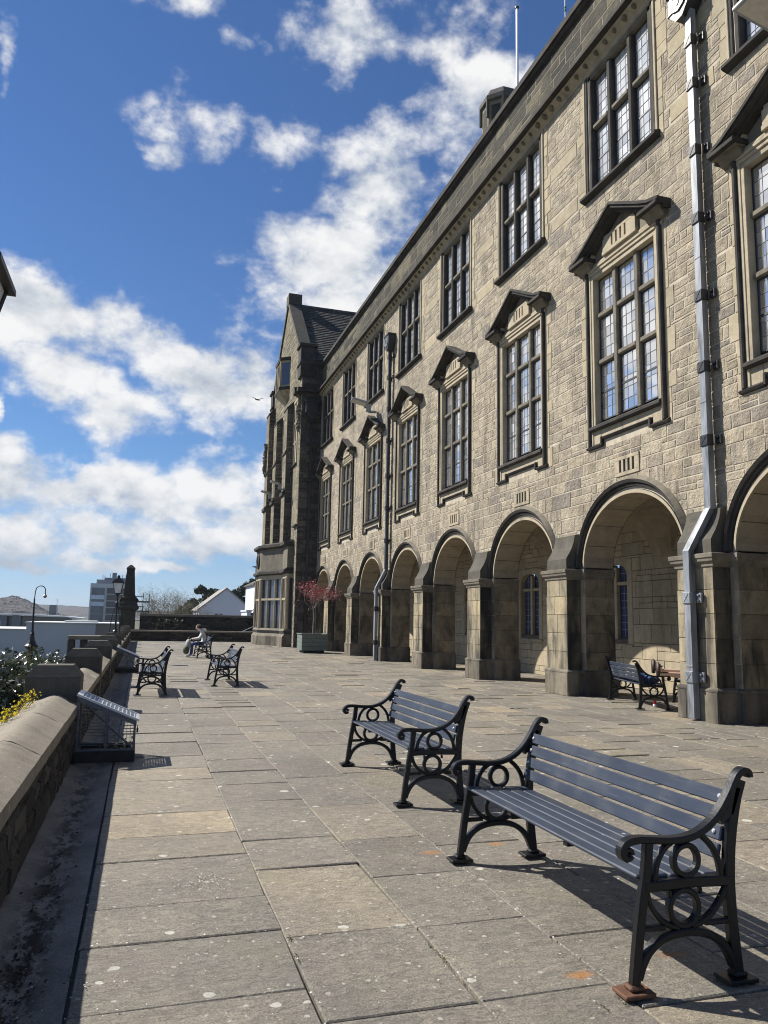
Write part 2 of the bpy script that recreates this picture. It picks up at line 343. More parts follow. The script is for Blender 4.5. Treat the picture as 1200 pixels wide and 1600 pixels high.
def paving_mat(name='sandstone_flags', tint=(1,1,1)):
    m, nt, b = newmat(name); k = NT(nt)
    g = k.n('ShaderNodeNewGeometry'); co = g.outputs['Position']; rnd = g.outputs['Random Per Island']
    col = k.ramp(rnd, [(0,(.150,.138,.120)),(.2,(.180,.166,.143)),(.4,(.165,.155,.136)),(.6,(.198,.182,.155)),(.8,(.175,.162,.14)),(.92,(.24,.212,.168)),(1,(.195,.172,.145))], 'LINEAR')
    col = k.mix(1., col, tint, 'MULTIPLY')
    # bedding grain
    gr = k.noise(k.vec('MULTIPLY', k.vec('ADD', co, k.vec('MULTIPLY', (7.,3.,0.), rnd)), (3.2,7.,1.)), 3., 10, .72, 1.6)
    col = k.mix(1., col, k.ramp(gr, [(.28,(.42,.42,.44)),(.47,(.92,.92,.92)),(.70,(1.5,1.48,1.42))]), 'MULTIPLY')
    big = k.noise(co, .9, 5, .6); col = k.mix(1., col, k.ramp(big, [(.3,(.78,.77,.78)),(.7,(1.2,1.17,1.1))]), 'MULTIPLY')
    grn = k.rng(k.noise(k.vec('ADD', co, (31,7,0)), 1.4, 5, .6), .55, .75); col = k.mix(k.math('MULTIPLY', grn, .28), col, (.15,.145,.06))
    pk = k.rng(k.noise(k.vec('ADD', co, (3,57,0)), 1.7, 5, .65), .55, .72); col = k.mix(k.math('MULTIPLY', pk, .35), col, (.21,.155,.135))
    fine = k.noise(co, 95., 5, .75); col = k.mix(1., col, k.ramp(fine, [(.34,(.52,.52,.52)),(.66,(1.45,1.45,1.45))]), 'MULTIPLY')
    sp = k.rng(k.noise(k.vec('ADD', co, (9,2,0)), 120., 2, .5), .66, .74); col = k.mix(k.math('MULTIPLY', sp, .7), col, (.42,.41,.36))
    # lichen discs: three sizes of voronoi cells, warped, only where a patchy mask allows
    wob = k.vec('MULTIPLY', k.vec('SUBTRACT', k.noise(co, 14., 3, .5, 0, True), (.5,.5,.5)), (.05,.05,0))
    cw = k.vec('MULTIPLY', k.vec('ADD', co, wob), (1,1,0))
    tot = None
    for sc, thr, rr, am in ((1.9,.60,.10,.85),(3.7,.62,.17,.8),(8.,.80,.24,.7),(26.,.78,.33,.55)):
        v = k.n('ShaderNodeTexVoronoi', feature='F1'); k.l(cw, v.inputs['Vector']); v.inputs['Scale'].default_value = sc
        sep = k.n('ShaderNodeSeparateColor'); k.l(v.outputs['Color'], sep.inputs[0])
        on = k.math('GREATER_THAN', sep.outputs[0], thr)
        size = k.math('MULTIPLY', sep.outputs[1], rr)
        d = k.math('LESS_THAN', v.outputs['Distance'], size)
        f = k.math('MULTIPLY', k.math('MULTIPLY', on, d), am)
        tot = f if tot is None else k.math('MAXIMUM', tot, f)
    lf = k.math('MULTIPLY', tot, k.rng(k.noise(co, 40., 3, .6), .3, .5, .55, 1.))
    col = k.mix(lf, col, (.52,.51,.45))
    # rust run-off by the bench feet
    for (x, y, rx, ry, a) in ((1.98,5.16,.10,.055,.75),(2.50,5.24,.085,.045,.75),(1.97,3.27,.085,.045,.85),(2.52,3.34,.09,.05,.6),(2.6,8.75,.1,.05,.5)):
        d = k.vec('LENGTH', k.vec('MULTIPLY_ADD', k.vec('MULTIPLY', k.vec('ADD', co, wob), (1,1,0)), (1/rx,1/ry,0), (-x/rx,-y/ry,0)))
        col = k.mix(k.math('MULTIPLY', k.rng(d, 1.15, .3, 0, 1, True), k.rng(k.noise(co, 25., 4, .6), .3, .6, .3*a, a)), col, (.36,.15,.03))
    k.l(col, b.inputs['Base Color']); b.inputs['Roughness'].default_value = .66; b.inputs['Specular IOR Level'].default_value = .5
    h = k.math('ADD', k.math('MULTIPLY', gr, 1.3), k.math('ADD', k.math('MULTIPLY', fine, .5), k.noise(co, 9., 5, .6)))
    k.bump(h, .7, .014, b)
    return m
M['flags'] = paving_mat('sandstone_flags', (.98,.965,.935))
M['buff'] = paving_mat('clean_buff_flags', (1.16,1.10,.99))
def gutter_mat():
    m, nt, b = newmat('dirty_concrete_channel'); k = NT(nt); co = k.n('ShaderNodeNewGeometry').outputs['Position']
    col = k.ramp(k.noise(co, 3., 8, .7), [(.3,(.15,.14,.12)),(.7,(.27,.255,.22))])
    col = k.mix(1., col, k.ramp(k.noise(co, 90., 3, .7), [(.3,(.7,.7,.7)),(.7,(1.3,1.3,1.3))]), 'MULTIPLY')
    d = k.noise(k.vec('MULTIPLY', co, (7.,3.4,1)), 1.3, 10, .72, .15)
    sx = k.n('ShaderNodeSeparateXYZ'); k.l(co, sx.inputs[0])
    mid = k.rng(k.math('ABSOLUTE', k.math('ADD', sx.outputs[0], .42)), .16, .02)
    near = k.rng(sx.outputs[1], 9., 4.5, .55, 1.)
    f = k.math('MULTIPLY', k.math('MULTIPLY', k.rng(d, .47, .53), mid), near)
    col = k.mix(f, col, (.022,.019,.014))
    k.l(col, b.inputs['Base Color']); b.inputs['Roughness'].default_value = .95
    k.bump(k.math('ADD', k.noise(co, 60., 4, .7), k.math('MULTIPLY', f, .6)), .5, .01, b)
    return m
M['channel'] = gutter_mat()
M['dirt'] = plain('joint_dirt', (.07,.062,.048), .95, 0, .4, 30)
def ground_mat():
    m, nt, b = newmat('distant_ground'); k = NT(nt); co = k.n('ShaderNodeNewGeometry').outputs['Position']
    col = k.ramp(k.noise(co, .05, 8, .6), [(.3,(.06,.065,.03)),(.6,(.09,.085,.05)),(.8,(.12,.11,.085))])
    k.l(col, b.inputs['Base Color']); b.inputs['Roughness'].default_value = .95
    return m
M['ground'] = ground_mat()
def hill_mat():
    m, nt, b = newmat('wooded_hillside'); k = NT(nt); co = k.n('ShaderNodeNewGeometry').outputs['Position']
    v = k.n('ShaderNodeTexVoronoi', feature='F1'); k.l(co, v.inputs['Vector']); v.inputs['Scale'].default_value = .11
    col = k.ramp(k.noise(co, .012, 7, .65), [(.3,(.05,.040,.033)),(.5,(.075,.058,.047)),(.62,(.09,.068,.055)),(.75,(.055,.06,.032))])
    col = k.mix(1., col, k.ramp(v.outputs['Distance'], [(.0,(1.3,1.3,1.3)),(.9,(.45,.45,.45))]), 'MULTIPLY')
    k.l(col, b.inputs['Base Color']); b.inputs['Roughness'].default_value = 1.
    h = k.math('SUBTRACT', 1., v.outputs['Distance'])
    k.bump(h, 1., 6., b)
    return m
M['hill'] = hill_mat()

# ------------------------------------------------------------------ masonry
def subtract(r, e):
    u0,u1,v0,v1 = r; a0,a1,b0,b1 = e
    if a1 <= u0 or a0 >= u1 or b1 <= v0 or b0 >= v1: return [r]
    out = []
    if v0 < b0: out.append((u0,u1,v0,b0))
    if v1 > b1: out.append((u0,u1,b1,v1))
    lo, hi = max(v0,b0), min(v1,b1)
    if u0 < a0: out.append((u0,a0,lo,hi))
    if u1 > a1: out.append((a1,u1,lo,hi))
    return out
def block(mb, P, r, n, ch, gap, m, arch=None, top=None):
    u0,u1,v0,v1 = r[0]+gap/2, r[1]-gap/2, r[2]+gap/2, r[3]-gap/2
    if u1-u0 < .035 or v1-v0 < .03: return
    if arch is not None or top is not None:
        kk = 7; us = [u0+(u1-u0)*i/(kk-1) for i in range(kk)]
        lo = [max(v0, arch(u)) if arch else v0 for u in us]; hi = [min(v1, top(u)) if top else v1 for u in us]
        if max(lo) > v0+1e-4 or min(hi) < v1-1e-4:
            for i in range(kk-1):
                if hi[i]-lo[i] > .01 and hi[i+1]-lo[i+1] > .01:
                    mb.poly([P(us[i],lo[i],n), P(us[i+1],lo[i+1],n), P(us[i+1],hi[i+1],n), P(us[i],hi[i],n)], m)
            return
    c = min(ch, (u1-u0)*.3, (v1-v0)*.3)
    j = lambda: R.uniform(.3,1.5)*c
    a = [mb.pt(P(u,v,0)) for u,v in ((u0,v0),(u1,v0),(u1,v1),(u0,v1))]
    b = [mb.pt(P(u,v,n*R.uniform(.75,1.2))) for u,v in ((u0+j(),v0+j()),(u1-j(),v0+j()),(u1-j(),v1-j()),(u0+j(),v1-j()))]
    mb.f.append(b); mb.m.append(m)
    for i in range(4):
        w = (i+1) % 4; mb.f.append([a[i],a[w],b[w],b[i]]); mb.m.append(m)
def mason(mb, P, u0,u1,v0,v1, excl=(), arch=None, top=None, hs=(.16,.2,.26,.32), lw=(.28,.72), n=.018, ch=.014, gap=.016, m=1, split=.25, bond=None):
    v = v0; row = 0
    while v < v1-.02:
        h = R.choice(hs)
        if v1-v-h < min(hs)*.6: h = v1-v
        if bond: u = u0 - (bond*.5 if row % 2 else 0)
        else: u = u0 - R.uniform(0, lw[0])
        while u < u1:
            l = bond if bond else R.uniform(*lw)*(1.25 if h > .28 else 1.)
            cells = [(u,u+l,v,v+h)]
            if not bond and h >= .24 and R.random() < split:
                q = R.uniform(.4,.6); w = R.uniform(.35,.65)
                cells = [(u,u+l,v,v+h*q), (u,u+l*w,v+h*q,v+h), (u+l*w,u+l,v+h*q,v+h)]
            for cc in cells:
                rs = [(max(cc[0],u0), min(cc[1],u1), cc[2], cc[3])]
                for e in excl:
                    rs = [z for x in rs for z in subtract(x, e)]
                for x in rs: block(mb, P, x, n, ch, gap, m, arch, top)
            u += l
        v += h; row += 1
def frame_P(O, U, Vv, N):
    O, U, Vv, N = V(O), V(U), V(Vv), V(N)
    return lambda u, v, n=0.: O + U*u + Vv*v + N*n

# ------------------------------------------------------------------ the long arcaded building
XW = 9.45                       # wall plane; the terrace lies towards -X
BAYS = list(range(-2, 7)); PITCH = 4.68; YC0 = 13.48
yc = lambda k: YC0 + PITCH*k
YP = [yc(k)-PITCH/2 for k in range(-2, 7)]        # pier centres
Y_END = 43.45
FP = frame_P((XW,0,0), (0,1,0), (0,0,1), (-1,0,0))  # u=Y, v=Z, n outward
SPR = 2.83; AA, AB = 1.70, 1.43
def ell(u, a, b, z0=SPR):
    q = 1-(u/a)**2
    return z0 + b*math.sqrt(q) if q > 0 else z0
bld = thing('arcaded_building', 'long sandstone building with an arcade, pedimented windows and a dark parapet', 'building', (XW+.35, 13.48, 0))
ORG = V(bld.location)
def part(mb, name, mats, parent=None, loc=None, smooth=False):
    """part of the building: geometry given in world space unless loc is set"""
    p = parent or bld
    o = mb.build(name, mats, p, smooth)
    if p is bld: o.location = (V(loc) if loc is not None else V((0,0,0))) - ORG
    elif loc is not None: o.location = loc
    return o

# main wall: mortar sheet with openings + individual stones
w = MB()
y_lo = yc(-2)-PITCH/2
for k in BAYS:
    c = yc(k); a = c-PITCH/2; b = min(c+PITCH/2, Y_END)
    us = [a, c-1.18, c+1.18, b]
    zs = [4.75, 5.85, 9.45, 11.48, 14.55, 14.7]
    for i in range(3):
        for j in range(5):
            if i == 1 and j in (1,3): continue
            w.poly([FP(us[i],zs[j]), FP(us[i+1],zs[j]), FP(us[i+1],zs[j+1]), FP(us[i],zs[j+1])], 0)
    n = 28; pts = [c-AA+2*AA*i/n for i in range(n+1)]
    pts = [c-AA*math.cos(PI*i/n) for i in range(n+1)]
    for p, q in zip(pts, pts[1:]):
        w.poly([FP(p,ell(p-c,AA,AB)), FP(q,ell(q-c,AA,AB)), FP(q,4.75), FP(p,4.75)], 0)
    w.poly([FP(a,0), FP(c-AA,0), FP(c-AA,4.75), FP(a,4.75)], 0)
    w.poly([FP(c+AA,0), FP(b,0), FP(b,4.75), FP(c+AA,4.75)], 0)
excl = []
drs = []
for k in BAYS:
    c = yc(k)
    excl += [(c-1.40,c+1.40,5.42,9.72), (c-1.36,c+1.36,11.38,14.7), (c-.42,c+.42,4.66,5.08), (c-.6,c+.6,9.6,10.3)]
    # dressed quoins beside the upper windows and plain string bands between them
    for s in (-1, 1):
        z = 11.40
        while z < 14.5:
            h = R.choice((.28,.36,.44)); h = min(h, 14.62-z); ww = R.choice((.16,.2,.34))
            x0, x1 = (c+1.36, c+1.36+ww) if s > 0 else (c-1.36-ww, c-1.36)
            drs.append((x0,x1,z,z+h)); z += h
        z = 5.42
        while z < 9.6:
            h = R.choice((.3,.4,.5)); ww = R.choice((.08,.1,.24)); h = min(h, 9.72-z)
            x0, x1 = (c+1.40, c+1.40+ww) if s > 0 else (c-1.40-ww, c-1.40)
            drs.append((x0,x1,z,z+h)); z += h
    if k < 6:
        for z0, z1 in ((11.45,11.8),(12.86,13.22)):
            drs.append((c+1.72, c+PITCH-1.72, z0, z1))
drs = [d for d in drs if d[0] > y_lo and d[1] < Y_END]
for d in drs: block(w, FP, d, .012, .005, .012, 2)
clean = []
hood = lambda u: max(ell(u-yc(round((u-YC0)/PITCH)), 1.92, 1.78), SPR)
mason(w, FP, y_lo, Y_END, 2.85, 4.66, excl, arch=hood, hs=(.2,.26,.3,.34), n=.009, gap=.02, ch=.010)
mason(w, FP, y_lo, Y_END, 4.66, 11.42, excl+drs, n=.009, gap=.02, ch=.010)
mason(w, FP, y_lo, Y_END, 11.42, 14.62, excl+drs, hs=(.15,.19,.24), lw=(.22,.55), n=.009, gap=.02, ch=.010)
part(w, 'wall', [M['mortar'], M['rough'], M['dress']])

# building carcass behind: roof slab, end wall, rooms
w = MB()
w.box(XW+.9, 21., y_lo+.05, 43.4, 4.9, 5.15, 0); w.box(XW+.9, 21., y_lo+.05, 43.4, 14.9, 15.2, 0)
w.box(XW+3.4, XW+3.5, y_lo, 43.4, 5.15, 14.9, 0); w.box(XW+.02, 21., y_lo-.3, y_lo-.02, 0, 16.4, 0)
part(w, 'inner_structure', [M['joint']])

# parapet, cornice
w = MB()
PP = frame_P((XW-.02,0,0), (0,1,0), (0,0,1), (-1,0,0))
w.box(XW-.02, XW+.5, y_lo, Y_END, 15.0, 16.55, 0)
mason(w, PP, y_lo, Y_END, 15.02, 16.5, hs=(.2,.26,.34,.44), lw=(.35,.95), n=.008, gap=.02, m=1)
cp = MB()
y = y_lo
while y < Y_END:
    l = R.uniform(1.2,1.7); y2 = min(y+l, Y_END); dz = R.uniform(-.004,.004)
    cp.prism([(-.56,16.5),(.20,16.5),(.20,16.66),(.14,16.72),(.10,16.72),(.07,16.80),(-.5,16.86)], lambda a,b,d: (XW-a, d, b+dz), y+.004, y2-.004, 0)
    cp.prism([(.0,16.38),(.09,16.42),(.13,16.498),(.0,16.498)], lambda a,b,d: (XW-.02-a, d, b), y+.004, y2-.004, 0)
    y = y2
part(w, 'parapet', [M['pmortar'], M['parapet']])
part(cp, 'coping', [M['black']])
w = MB()
y = y_lo
while y < Y_END:
    l = R.uniform(1.0,1.5); y2 = min(y+l, Y_END)
    w.prism([(0,14.83),(.34,14.85),(.34,14.93),(.30,14.95),(.30,15.0),(.22,15.08),(.0,15.16)], lambda a,b,d: (XW-a, d, b), y+.003, y2-.003, 0)
    w.prism([(0,14.60),(.03,14.60),(.035,14.68),(.09,14.72),(.13,14.78),(.20,14.828),(0,14.828)], lambda a,b,d: (XW-a, d, b), y+.003, y2-.003, 1)
    y = y2
y = y_lo+.2
while y < Y_END-.2:                       # carved lumps in the hollow below the cornice
    rr = R.uniform(.045,.075); T = Matrix.Translation((XW-.12, y, 14.755)) @ Matrix.Rotation(R.uniform(0,3),4,'X')
    w.cbox(-.07,.07,-rr,rr,-rr*.8,rr*.8,.03,2,T); y += R.uniform(.34,.46)
part(w, 'cornice', [M['black'], M['pale'], M['grey']])

# windows -----------------------------------------------------------
def LW(u, z, d): return (-d, u, z)          # window-local: origin on the wall plane
def bar(mb, u0,u1,z0,z1,d0,d1,m,c=.008): mb.cbox(-d1,-d0,u0,u1,z0,z1,c,m)
def lights(mbs, cols, rows, d, pane=(.215,.235), opener=None):
    """casements, lead bars and individually tilted quarries"""
    fr, ld, gl = mbs
    for ci, (u0,u1) in enumerate(cols):
        for ri, (z0,z1) in enumerate(rows):
            t = .028
            for q in ((u0,u1,z0,z0+t),(u0,u1,z1-t,z1),(u0,u0+t,z0+t,z1-t),(u1-t,u1,z0+t,z1-t)):
                fr.box(-d-.015,-d+.02,q[0],q[1],q[2],q[3],0)
            if opener and ri in opener:
                zm = z0+(z1-z0)*.5; fr.box(-d-.012,-d+.03,u0+t,u1-t,zm-.02,zm+.02,0)
            a0,a1,b0,b1 = u0+t,u1-t,z0+t,z1-t
            nu = max(2, round((a1-a0)/pane[0])); nz = max(2, round((b1-b0)/pane[1]))
            for i in range(nu):
                for j in range(nz):
                    x0 = a0+(a1-a0)*i/nu; x1 = a0+(a1-a0)*(i+1)/nu; y0 = b0+(b1-b0)*j/nz; y1 = b0+(b1-b0)*(j+1)/nz
                    tx, ty = R.gauss(0,.009), R.gauss(0,.009); e = d-.001
                    hw, hh = (x1-x0)/2, (y1-y0)/2
                    gl.poly([LW(x0,y0,e-tx*hw-ty*hh), LW(x1,y0,e+tx*hw-ty*hh), LW(x1,y1,e+tx*hw+ty*hh), LW(x0,y1,e-tx*hw+ty*hh)], 0)
            for i in range(1,nu):
                x = a0+(a1-a0)*i/nu; ld.box(-d-.006,-d+.004,x-.0048,x+.0048,b0,b1,0)
            for j in range(1,nz):
                y = b0+(b1-b0)*j/nz; ld.box(-d-.0075,-d+.005,a0,a1,y-.0048,y+.0048,0)
# lower window
fm = MB()
for s in (-1,1):
    q = lambda a,b: (min(s*a,s*b), max(s*a,s*b))
    u = q(1.10,1.18); bar(fm,*u,5.90,9.47,-.30,.03,0)
    u = q(1.18,1.255); bar(fm,*u,5.52,9.70,-.02,.045,0)
    u = q(1.255,1.345); bar(fm,*u,5.50,9.70,-.02,.095,1,.02)
    u = q(1.345,1.40); bar(fm,*u,5.50,9.70,-.02,.02,0)
    u = q(.905,1.255); bar(fm,*u,5.53,5.84,-.02,.025,0)
    u = q(.88,1.42); fm.prism([(0,5.44),(.06,5.45),(.085,5.49),(.02,5.535),(0,5.535)], lambda a,b,d: (-a,d,b), u[0],u[1],1)
    u = q(.82,.88); bar(fm,*u,5.455,5.66,0,.08,1)
bar(fm,-.905,.905,5.66,5.84,-.02,.02,0)
fm.prism([(0,5.585),(.06,5.595),(.085,5.63),(.02,5.665),(0,5.665)], lambda a,b,d: (-a,d,b), -.82,.82,1)
bar(fm,-1.18,1.18,9.40,9.50,-.30,.02,0); bar(fm,-1.40,1.40,9.50,9.58,-.05,.05,0,.015); bar(fm,-1.255,1.255,9.58,9.66,-.05,.075,0,.02); bar(fm,-1.255,1.255,9.66,9.735,-.05,.045,0,.015)
cols = [(-1.10,-.45),(-.31,.33),(.47,1.10)]; rows = [(6.08,7.365),(7.475,8.465),(8.575,9.40)]
for u in (-.38,.40): bar(fm,u-.07,u+.07,6.02,9.40,-.29,-.045,2,.02)
for z in (7.42,8.52):
    for (a,b) in cols: bar(fm,a,b,z-.055,z+.055,-.285,-.05,2,.02)
fm.prism([(-.30,6.10),(.02,5.98),(.13,5.915),(.13,5.86),(.09,5.83),(-.30,5.83)], lambda a,b,d: (-a,d,b), -1.25,1.25,1)
frL, ldL, glL = MB(), MB(), MB(); lights((frL,ldL,glL), cols, rows, -.135, opener=(0,))
# pediment
pd = MB()
path = [(-1.64,9.86),(-1.30,9.95),(-.98,10.10),(0,10.62),(.98,10.10),(1.30,9.95),(1.64,9.86)]
def band(o0,o1,d0,d1,m):
    up = [(u,z+o1) for u,z in path]; dn = [(u,z+o0) for u,z in path]
    for i in range(len(path)-1):
        pd.prism([dn[i],dn[i+1],up[i+1],up[i]], lambda a,b,d: (-d,a,b), d0, d1, m)
band(-.015,.05,-.02,.33,0); band(-.08,-.015,-.02,.285,0); band(-.15,-.08,-.02,.18,0)
for s in (-1,1):
    q = lambda a,b: (min(s*a,s*b), max(s*a,s*b))
    u = q(.99,1.625); bar(pd,*u,9.775,9.865,-.02,.345,0,.012); u = q(1.02,1.58); bar(pd,*u,9.735,9.775,-.02,.27,1)
    u = q(1.05,1.54); pd.prism([(0,9.60),(.09,9.61),(.20,9.735),(0,9.735)], lambda a,b,d: (-a,d,b), u[0],u[1],1)
    pd.prism([(1.0*s,9.865),(1.62*s,9.865),(1.28*s,9.90),(1.0*s,9.98)], lambda a,b,d: (-d,a,b), -.02,.12,2)
# the slotted block
bar(pd,-.62,.62,9.735,9.83,0,.10,2); bar(pd,-.56,.56,10.10,10.17,0,.085,2)
sl = [-.24,-.08,.08,.24]; ed = [-.60]+[v for x in sl for v in (x-.03,x+.03)]+[.60]
for i in range(0,len(ed),2): bar(pd,ed[i],ed[i+1],9.83,10.10,0,.09,2,.004)
pd.box(-.02,-.005,-.5,.5,9.83,10.10,3)
pd.poly([LW(-1.0,9.73,.012),LW(1.0,9.73,.012),LW(1.0,10.02,.012),LW(0,10.5,.012),LW(-1.0,10.02,.012)],4)
# upper window
fu = MB()
for s in (-1,1):
    q = lambda a,b: (min(s*a,s*b), max(s*a,s*b))
    u = q(1.08,1.20); bar(fu,*u,11.50,14.56,-.30,.0,1,.02); u = q(1.20,1.29); bar(fu,*u,11.48,14.58,-.05,.03,1,.02); u = q(1.29,1.36); bar(fu,*u,11.48,14.58,-.05,.045,0,.01)
bar(fu,-1.36,1.36,14.56,14.598,-.05,.03,0); bar(fu,-1.20,1.20,14.44,14.56,-.30,.0,2,.01)
cu = [(-1.08,-.46),(-.31,.32),(.47,1.08)]; ru = [(11.62,13.13),(13.26,14.44)]
for u in (-.385,.395): bar(fu,u-.075,u+.075,11.56,14.44,-.29,-.02,1,.03)
for (a,b) in cu: bar(fu,a,b,13.13,13.26,-.29,-.03,2,.03)
fu.prism([(-.30,11.62),(.02,11.54),(.15,11.50),(.15,11.44),(.11,11.41),(0,11.38),(-.30,11.38)], lambda a,b,d: (-a,d,b), -1.40,1.40,1)
frU, ldU, glU = MB(), MB(), MB(); lights((frU,ldU,glU), cu, ru, -.15, pane=(.21,.24), opener=(0,))
def proto(mb, name, mats):
    o = mb.build(name, mats); me = o.data; bpy.data.objects.remove(o); return me
STM = [M['pale'], M['black'], M['grey'], M['void'], M['dress']]
me_low = proto(fm, 'lower_window', [M['pale'],M['black'],M['grey']]); me_ped = proto(pd, 'pediment', [M['black'],M['grey'],M['pale'],M['void'],M['grey']])
me_up = proto(fu, 'upper_window', [M['pale'],M['black'],M['grey']])
me_cl = proto(frL,'casement',[M['casement']]); me_ll = proto(ldL,'lead_bars',[M['leadmid']]); me_gl = proto(glL,'pane',[M['glass']])
me_cu = proto(frU,'casement',[M['casement']]); me_lu = proto(ldU,'lead_bars',[M['lead']]); me_gu = proto(glU,'pane',[M['glassup']])
# vent
vt = MB(); bar(vt,-.42,.42,4.66,4.74,-.02,.03,0); bar(vt,-.42,.42,5.0,5.08,-.02,.03,0)
ed = [-.42]+[v for x in (-.225,-.075,.075,.225) for v in (x-.038,x+.038)]+[.42]
for i in range(0,len(ed),2): bar(vt,ed[i],ed[i+1],4.74,5.0,-.02,.03,0,.003)
vt.box(-.004,.02,-.4,.4,4.7,5.04,1)
me_vt = proto(vt,'vent',[M['pale'],M['void']])
# arch: voussoirs, mouldings, jambs
ar = MB(); D_IN = .75
n = 36
def epos(i, a, b, d, nn=n): t = PI*i/nn; return LW(-a*math.cos(t), SPR+b*math.sin(t), d)
for i in range(n):
    ar.poly([epos(i,AA+.006,AB+.006,0), epos(i+1,AA+.006,AB+.006,0), epos(i+1,AA+.006,AB+.006,-D_IN), epos(i,AA+.006,AB+.006,-D_IN)], 1)
for q in range(9):
    sub = 4; i0 = q*4
    e = .06
    for j in range(sub):
        p0 = i0+j+(e if j == 0 else 0); p1 = i0+j+1-(e if j == sub-1 else 0)
        ar.poly([epos(p0,AA-.004,AB-.004,-.0), epos(p1,AA-.004,AB-.004,-.0), epos(p1,AA-.004,AB-.004,-D_IN+.02), epos(p0,AA-.004,AB-.004,-D_IN+.02)], 0)
prof = [(0,-.02),(0,.03),(.2,.03),(.24,-.01),(.36,-.01),(.40,.05),(.52,.06),(.56,.03),(.60,.10),(.78,.13),(1.0,.035),(1.0,-.01)]
pm = [2,2,3,3,3,3,3,3,3,4,2]
for i in range(n):
    for j in range(len(prof)-1):
        (t0,d0),(t1,d1) = prof[j], prof[j+1]
        f = lambda t: (AA+.22*t, AB+.36*t)
        a0,b0 = f(t0); a1,b1 = f(t1)
        ar.poly([epos(i,a0,b0,d0), epos(i+1,a0,b0,d0), epos(i+1,a1,b1,d1), epos(i,a1,b1,d1)], pm[j])
me_ar = proto(ar,'arch',[M['soffit'],M['joint'],M['pale'],M['black'],M['grey']])
me_ar.polygons.foreach_set('use_smooth',[False]*len(me_ar.polygons))
# pier (local: origin at pier centre on the wall plane)
pr = MB(); BD = .35; BW = .46; MW = .64
def slabwalls(mb, u0,u1,d0,d1,z0,z1,hs,lw,m,mj,sides,sm=None):
    """a dressed pier shaft: joint-coloured core with separate stones on its faces"""
    mb.box(-d1+.004,-d0-.004,u0+.004,u1-.004,z0,z1,mj)
    for sd in sides:
        if sd == 'f': P = frame_P((-d1,0,0),(0,1,0),(0,0,1),(-1,0,0)); rr = (u0,u1)
        if sd == 'r': P = frame_P((0,u0,0),(1,0,0),(0,0,1),(0,-1,0)); rr = (-d1,-d0)
        if sd == 'l': P = frame_P((0,u1,0),(1,0,0),(0,0,1),(0,1,0)); rr = (-d1,-d0)
        if sd == 'b': P = frame_P((-d0,0,0),(0,1,0),(0,0,1),(1,0,0)); rr = (u0,u1)
        mason(mb, P, rr[0],rr[1],z0,z1,hs=hs,lw=lw,n=.008,ch=.004,gap=.008,m=(sm or {}).get(sd,m),split=0)
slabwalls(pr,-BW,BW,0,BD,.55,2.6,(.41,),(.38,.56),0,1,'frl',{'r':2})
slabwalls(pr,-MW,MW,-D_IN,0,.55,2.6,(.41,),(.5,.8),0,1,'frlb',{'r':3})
pl = MB()
slabwalls(pl,-BW-.04,BW+.04,0,BD+.04,0,.50,(.5,),(.6,1.0),0,1,'frl'); slabwalls(pl,-MW-.035,MW+.035,-D_IN-.03,0,0,.50,(.5,),(.7,1.1),0,1,'frlb')
def collar(mb, hw, d0, d1, prof, m):
    """moulding running round a rectangular pier: prof of (out, z)"""
    for (o0,z0),(o1,z1) in zip(prof, prof[1:]):
        A = [(-d1-o0,-hw-o0,z0),(-d1-o0,hw+o0,z0),(-d0,hw+o0,z0),(-d0,-hw-o0,z0)]; B = [(-d1-o1,-hw-o1,z1),(-d1-o1,hw+o1,z1),(-d0,hw+o1,z1),(-d0,-hw-o1,z1)]
        for i in range(4): j = (i+1)%4; mb.poly([A[i],A[j],B[j],B[i]],m)
    o,z = prof[-1]; mb.poly([(-d1-o,-hw-o,z),(-d1-o,hw+o,z),(-d0,hw+o,z),(-d0,-hw-o,z)],m)
collar(pl,BW,0,BD,[(.04,.499),(.055,.50),(.055,.53),(.0,.575)],0); collar(pl,MW,-D_IN-.02,0,[(.035,.499),(.05,.50),(.05,.53),(0,.575)],0)
cpm = MB()
cprof = [(0,2.56),(.03,2.58),(.035,2.63),(.075,2.665),(.085,2.72),(.10,2.725),(.105,2.79),(.09,2.80)]
collar(cpm,BW,0,BD,cprof,0); collar(cpm,MW,-D_IN,0,[(o*.6,z) for o,z in cprof],0)
wt = MB()
wp = [(0,2.80),(.345,2.80),(.345,3.04),(.31,3.10),(.245,3.20),(.19,3.31),(.15,3.42),(.125,3.54),(.12,3.585),(0,3.62)]
wt.prism(wp, lambda a,b,d: (-a,d,b), -.43,.43,0)
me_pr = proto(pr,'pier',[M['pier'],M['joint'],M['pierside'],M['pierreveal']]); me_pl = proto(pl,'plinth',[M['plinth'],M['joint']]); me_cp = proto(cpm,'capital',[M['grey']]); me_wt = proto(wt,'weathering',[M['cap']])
def place(name, me, y, parent=None):
    o = bpy.data.objects.new(name, me); COL.objects.link(o)
    if parent is None: o.parent = bld; o.location = V((XW,y,0))-ORG
    else: o.parent = parent
    return o
for k in BAYS:
    c = yc(k)
    if k < 6: pass
    o = place('lower_window', me_low, c); place('casement', me_cl, 0, o); place('lead_bars', me_ll, 0, o); place('pane', me_gl, 0, o); place('pediment', me_ped, 0, o)
    o = place('upper_window', me_up, c); place('casement', me_cu, 0, o); place('lead_bars', me_lu, 0, o); place('pane', me_gu, 0, o)
    place('vent', me_vt, c); place('arch', me_ar, c)
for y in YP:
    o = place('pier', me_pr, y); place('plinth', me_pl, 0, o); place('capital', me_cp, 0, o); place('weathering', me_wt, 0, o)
# last jamb against the wing
w = MB(); w.box(XW+.004,XW+D_IN,yc(6)+AA,Y_END,0,2.83,0); part(w,'end_jamb',[M['pier']])

